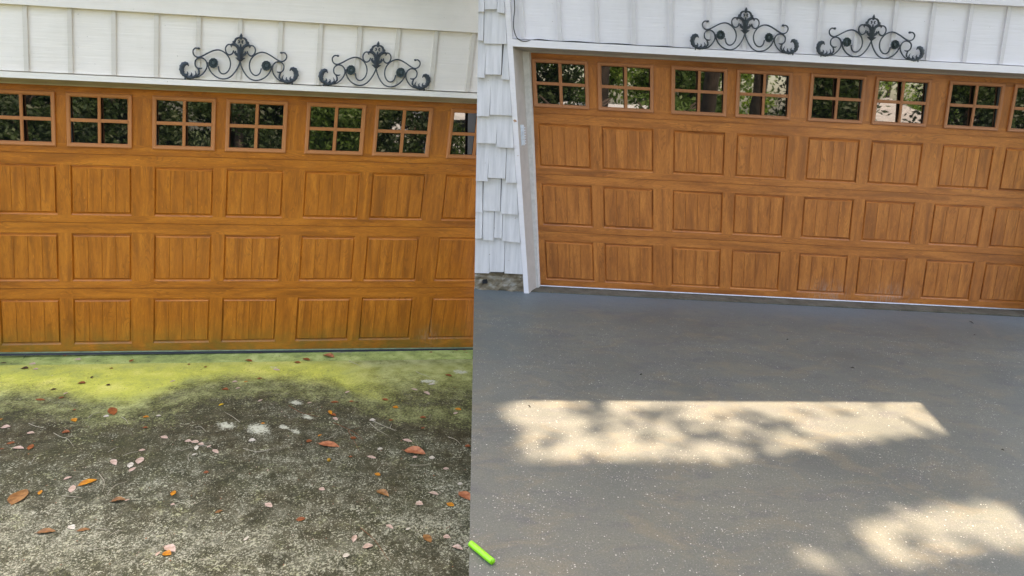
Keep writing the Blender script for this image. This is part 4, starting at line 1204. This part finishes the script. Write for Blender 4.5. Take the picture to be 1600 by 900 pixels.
def big_tree(label, x0, x1, y0, y1, n, seed, tx, ty):
    t = empty("shade_tree", (tx, ty, ZL), label, "tree", "big trees behind the garages")
    r_ = np.random.default_rng(seed)
    gx = r_.uniform(x0, x1, n); gy = r_.uniform(y0, y1, n); tt = r_.uniform(9.5, 14.0, n)
    sz = r_.uniform(0.11, 0.19, n)
    keep = np.ones(n, bool)
    for i in range(n):
        xx, yy_ = gx[i], gy[i]
        if -0.9 < xx < 3.4 and 1.2 < yy_ < 4.2:
            if gap(xx, yy_):
                dp = dapple(xx, yy_)
                keep[i] = r_.random() < ((0.10 if dp > 0.2 else 0.02) if xx < 1.7 else (0.05 if dp > 0.6 else 0.004))
                sz[i] *= 0.6
            else:
                sz[i] *= 0.7
    base = np.stack([gx, gy, np.zeros(n)], 1) + tt[:, None] * LDIR
    pts = base[keep]; sz = sz[keep]
    crown_mesh("crown", pts, sz, FG[1], t, seed + 1)
    m = MB()
    cx, cy, cz = (x0 + x1) / 2 + LDIR[0] * 9, (y0 + y1) / 2 + LDIR[1] * 9, 8.5
    m.tube([(tx, ty, ZL - 0.1), (tx, ty, 3), (tx * 0.8 + cx * 0.2, ty * 0.9 + cy * 0.1, 6.5), (tx * 0.5 + cx * 0.5, ty * 0.6 + cy * 0.4, 9.3)], [0.5, 0.38, 0.3, 0.16], 12)
    m.build("trunk", M_bark, t, smooth=True)
    return t
big_tree("big spreading oak behind the mossy driveway's garage", -5.6, -0.1, 1.2, 4.4, 18000, 5, -4.5, 14.5)  # tree added to keep direct sun off the mossy driveway
big_tree("big spreading oak behind the clean driveway's garage", -0.4, 3.9, -0.1, 3.75, 30000, 6, 3.0, 15.0)

ft = empty("shade_tree", (5.1, -6.5, ZL), "tree behind the camera, its unseen crown added to shade the clean driveway", "tree", "big trees shading the driveways")  # trunk is mirrored in the glass; crown added to darken the near driveway
m = MB(); m.tube([(5.1, -6.5, ZL - 0.1), (5.15, -6.4, 2.5), (4.9, -5.6, 4.4), (3.8, -3.4, 5.2), (2.0, -1.0, 5.5)], [0.24, 0.19, 0.15, 0.10, 0.04], 10)
m.build("trunk", M_bark, ft, smooth=True)
r_ = np.random.default_rng(321); pts = clumps(r_, (2.4, -0.3, 5.1), (4.6, 2.7, 0.8), 380, 60, 0.42)
crown_mesh("crown", pts, r_.uniform(0.10, 0.18, len(pts)), FG[1], ft, 322)

# ------------------------------------------------------------------ the house and cars across the road (mirrored in the door glass)
hx, hy = 21.4, -27.0
gz = lz(hx, hy)
h = empty("neighbour_house", (hx, hy, gz), "house with pale grey hip roof across the road, mirrored in the garage windows", "house")
m = MB(); m.wbox(hx - 3.4, hx + 3.4, hy - 4, hy + 4, gz, gz + 2.7)
m.build("wall", plain("house_brick", (0.32, 0.22, 0.17), 0.9, 0.2, 0.2, 4), h)
m = MB(); ez_ = gz + 2.7; rz = gz + 5.05; o_ = 0.5
c = [(hx - 3.4 - o_, hy - 4 - o_, ez_), (hx + 3.4 + o_, hy - 4 - o_, ez_), (hx + 3.4 + o_, hy + 4 + o_, ez_), (hx - 3.4 - o_, hy + 4 + o_, ez_)]
r1, r2 = (hx - 0.2, hy, rz), (hx + 0.1, hy, rz)
m.face([c[0], c[1], r2, r1]); m.face([c[2], c[3], r1, r2]); m.face([c[1], c[2], r2]); m.face([c[3], c[0], r1]); m.face(c[::-1])
M_proof = NB("pale_roof_shingles", 0.9, 0.2)
_b2 = M_proof.n("ShaderNodeTexBrick"); _b2.inputs["Scale"].default_value = 2.2
_b2.inputs["Color1"].default_value = (0.36, 0.35, 0.34, 1); _b2.inputs["Color2"].default_value = (0.52, 0.51, 0.49, 1); _b2.inputs["Mortar"].default_value = (0.25, 0.24, 0.23, 1)
M_proof.l(M_proof.coord('Object'), _b2.inputs["Vector"]); M_proof.color(_b2.outputs[0])
m.build("roof", M_proof.m, h)
M_tyre = plain("tyre", (0.02, 0.02, 0.02), 0.8); M_rim = plain("rim", (0.45, 0.45, 0.46), 0.3, 0.5, 0, 1, 0.8); M_cgl = plain("car_glass", (0.01, 0.012, 0.015), 0.03)
def car(x, y, zb, colr, label, van=False):
    t = empty("parked_car", (x, y, zb), label, "car", "cars parked across the road")
    if van: pr = [(-3.1, 0.35), (2.3, 0.35), (2.35, 0.9), (2.2, 1.15), (1.5, 1.3), (1.1, 2.2), (0.8, 2.5), (-2.9, 2.55), (-3.1, 2.3)]
    else: pr = [(-2.25, 0.3), (2.25, 0.3), (2.3, 0.7), (2.1, 0.88), (1.15, 1.0), (0.45, 1.42), (0.0, 1.5), (-1.0, 1.46), (-1.75, 1.05), (-2.2, 0.95), (-2.3, 0.7)]
    cab = 1.0
    m = MB(); n = len(pr)
    def sec(k):
        out = []
        for (a_, z) in pr:
            wv = 0.88 - 0.18 * max(0, z - 0.9)
            out.append((x + a_, y + k * wv, zb + z))
        return out
    A_, B_ = sec(1), sec(-1)
    m.face(A_[::-1]); m.face(B_)
    for i in range(n):
        j = (i + 1) % n
        m.face([A_[i], A_[j], B_[j], B_[i]])
    o = m.build("body", plain("car_paint", colr, 0.25, 0.6), t)
    m = MB()
    for k in (1, -1):
        if van: g = [(-1.9, 1.25), (0.95, 1.25), (0.75, 1.75), (-1.9, 1.78)]
        else: g = [(-1.45, 1.03), (0.95, 1.03), (0.35, 1.37), (-0.95, 1.38)]
        m.face([(x + a_, y + k * (0.88 - 0.18 * max(0, z - 0.9) + 0.006), zb + z) for a_, z in g][::-k])
    m.build("side_window", M_cgl, t)
    for a_ in (-1.4, 1.4):
        for k in (1, -1):
            m = MB(); m.tube([(x + a_, y + k * 0.68, zb + 0.33), (x + a_, y + k * 0.91, zb + 0.33)], 0.33, 18)
            w_ = m.build("wheel", M_tyre, t)
            m = MB(); m.tube([(x + a_, y + k * 0.90, zb + 0.33), (x + a_, y + k * 0.915, zb + 0.33)], 0.2, 12)
            r2_ = m.build("rim", M_rim, loc=(x, y, zb)); r2_.parent = w_; r2_.location = (0, 0, 0)
car(-12.6, -17.4, lz(0, -17.4) + 0.02, (0.42, 0.45, 0.50), "silver car parked across the road opposite the mossy driveway's left side")
car(4.6, -13.7, ZL + 0.02, (0.75, 0.77, 0.80), "tall white van parked across the road, mirrored low in the windows", True)
car(11.8, -13.8, ZL + 0.02, (0.60, 0.63, 0.66), "pale grey car parked across the road on the right")
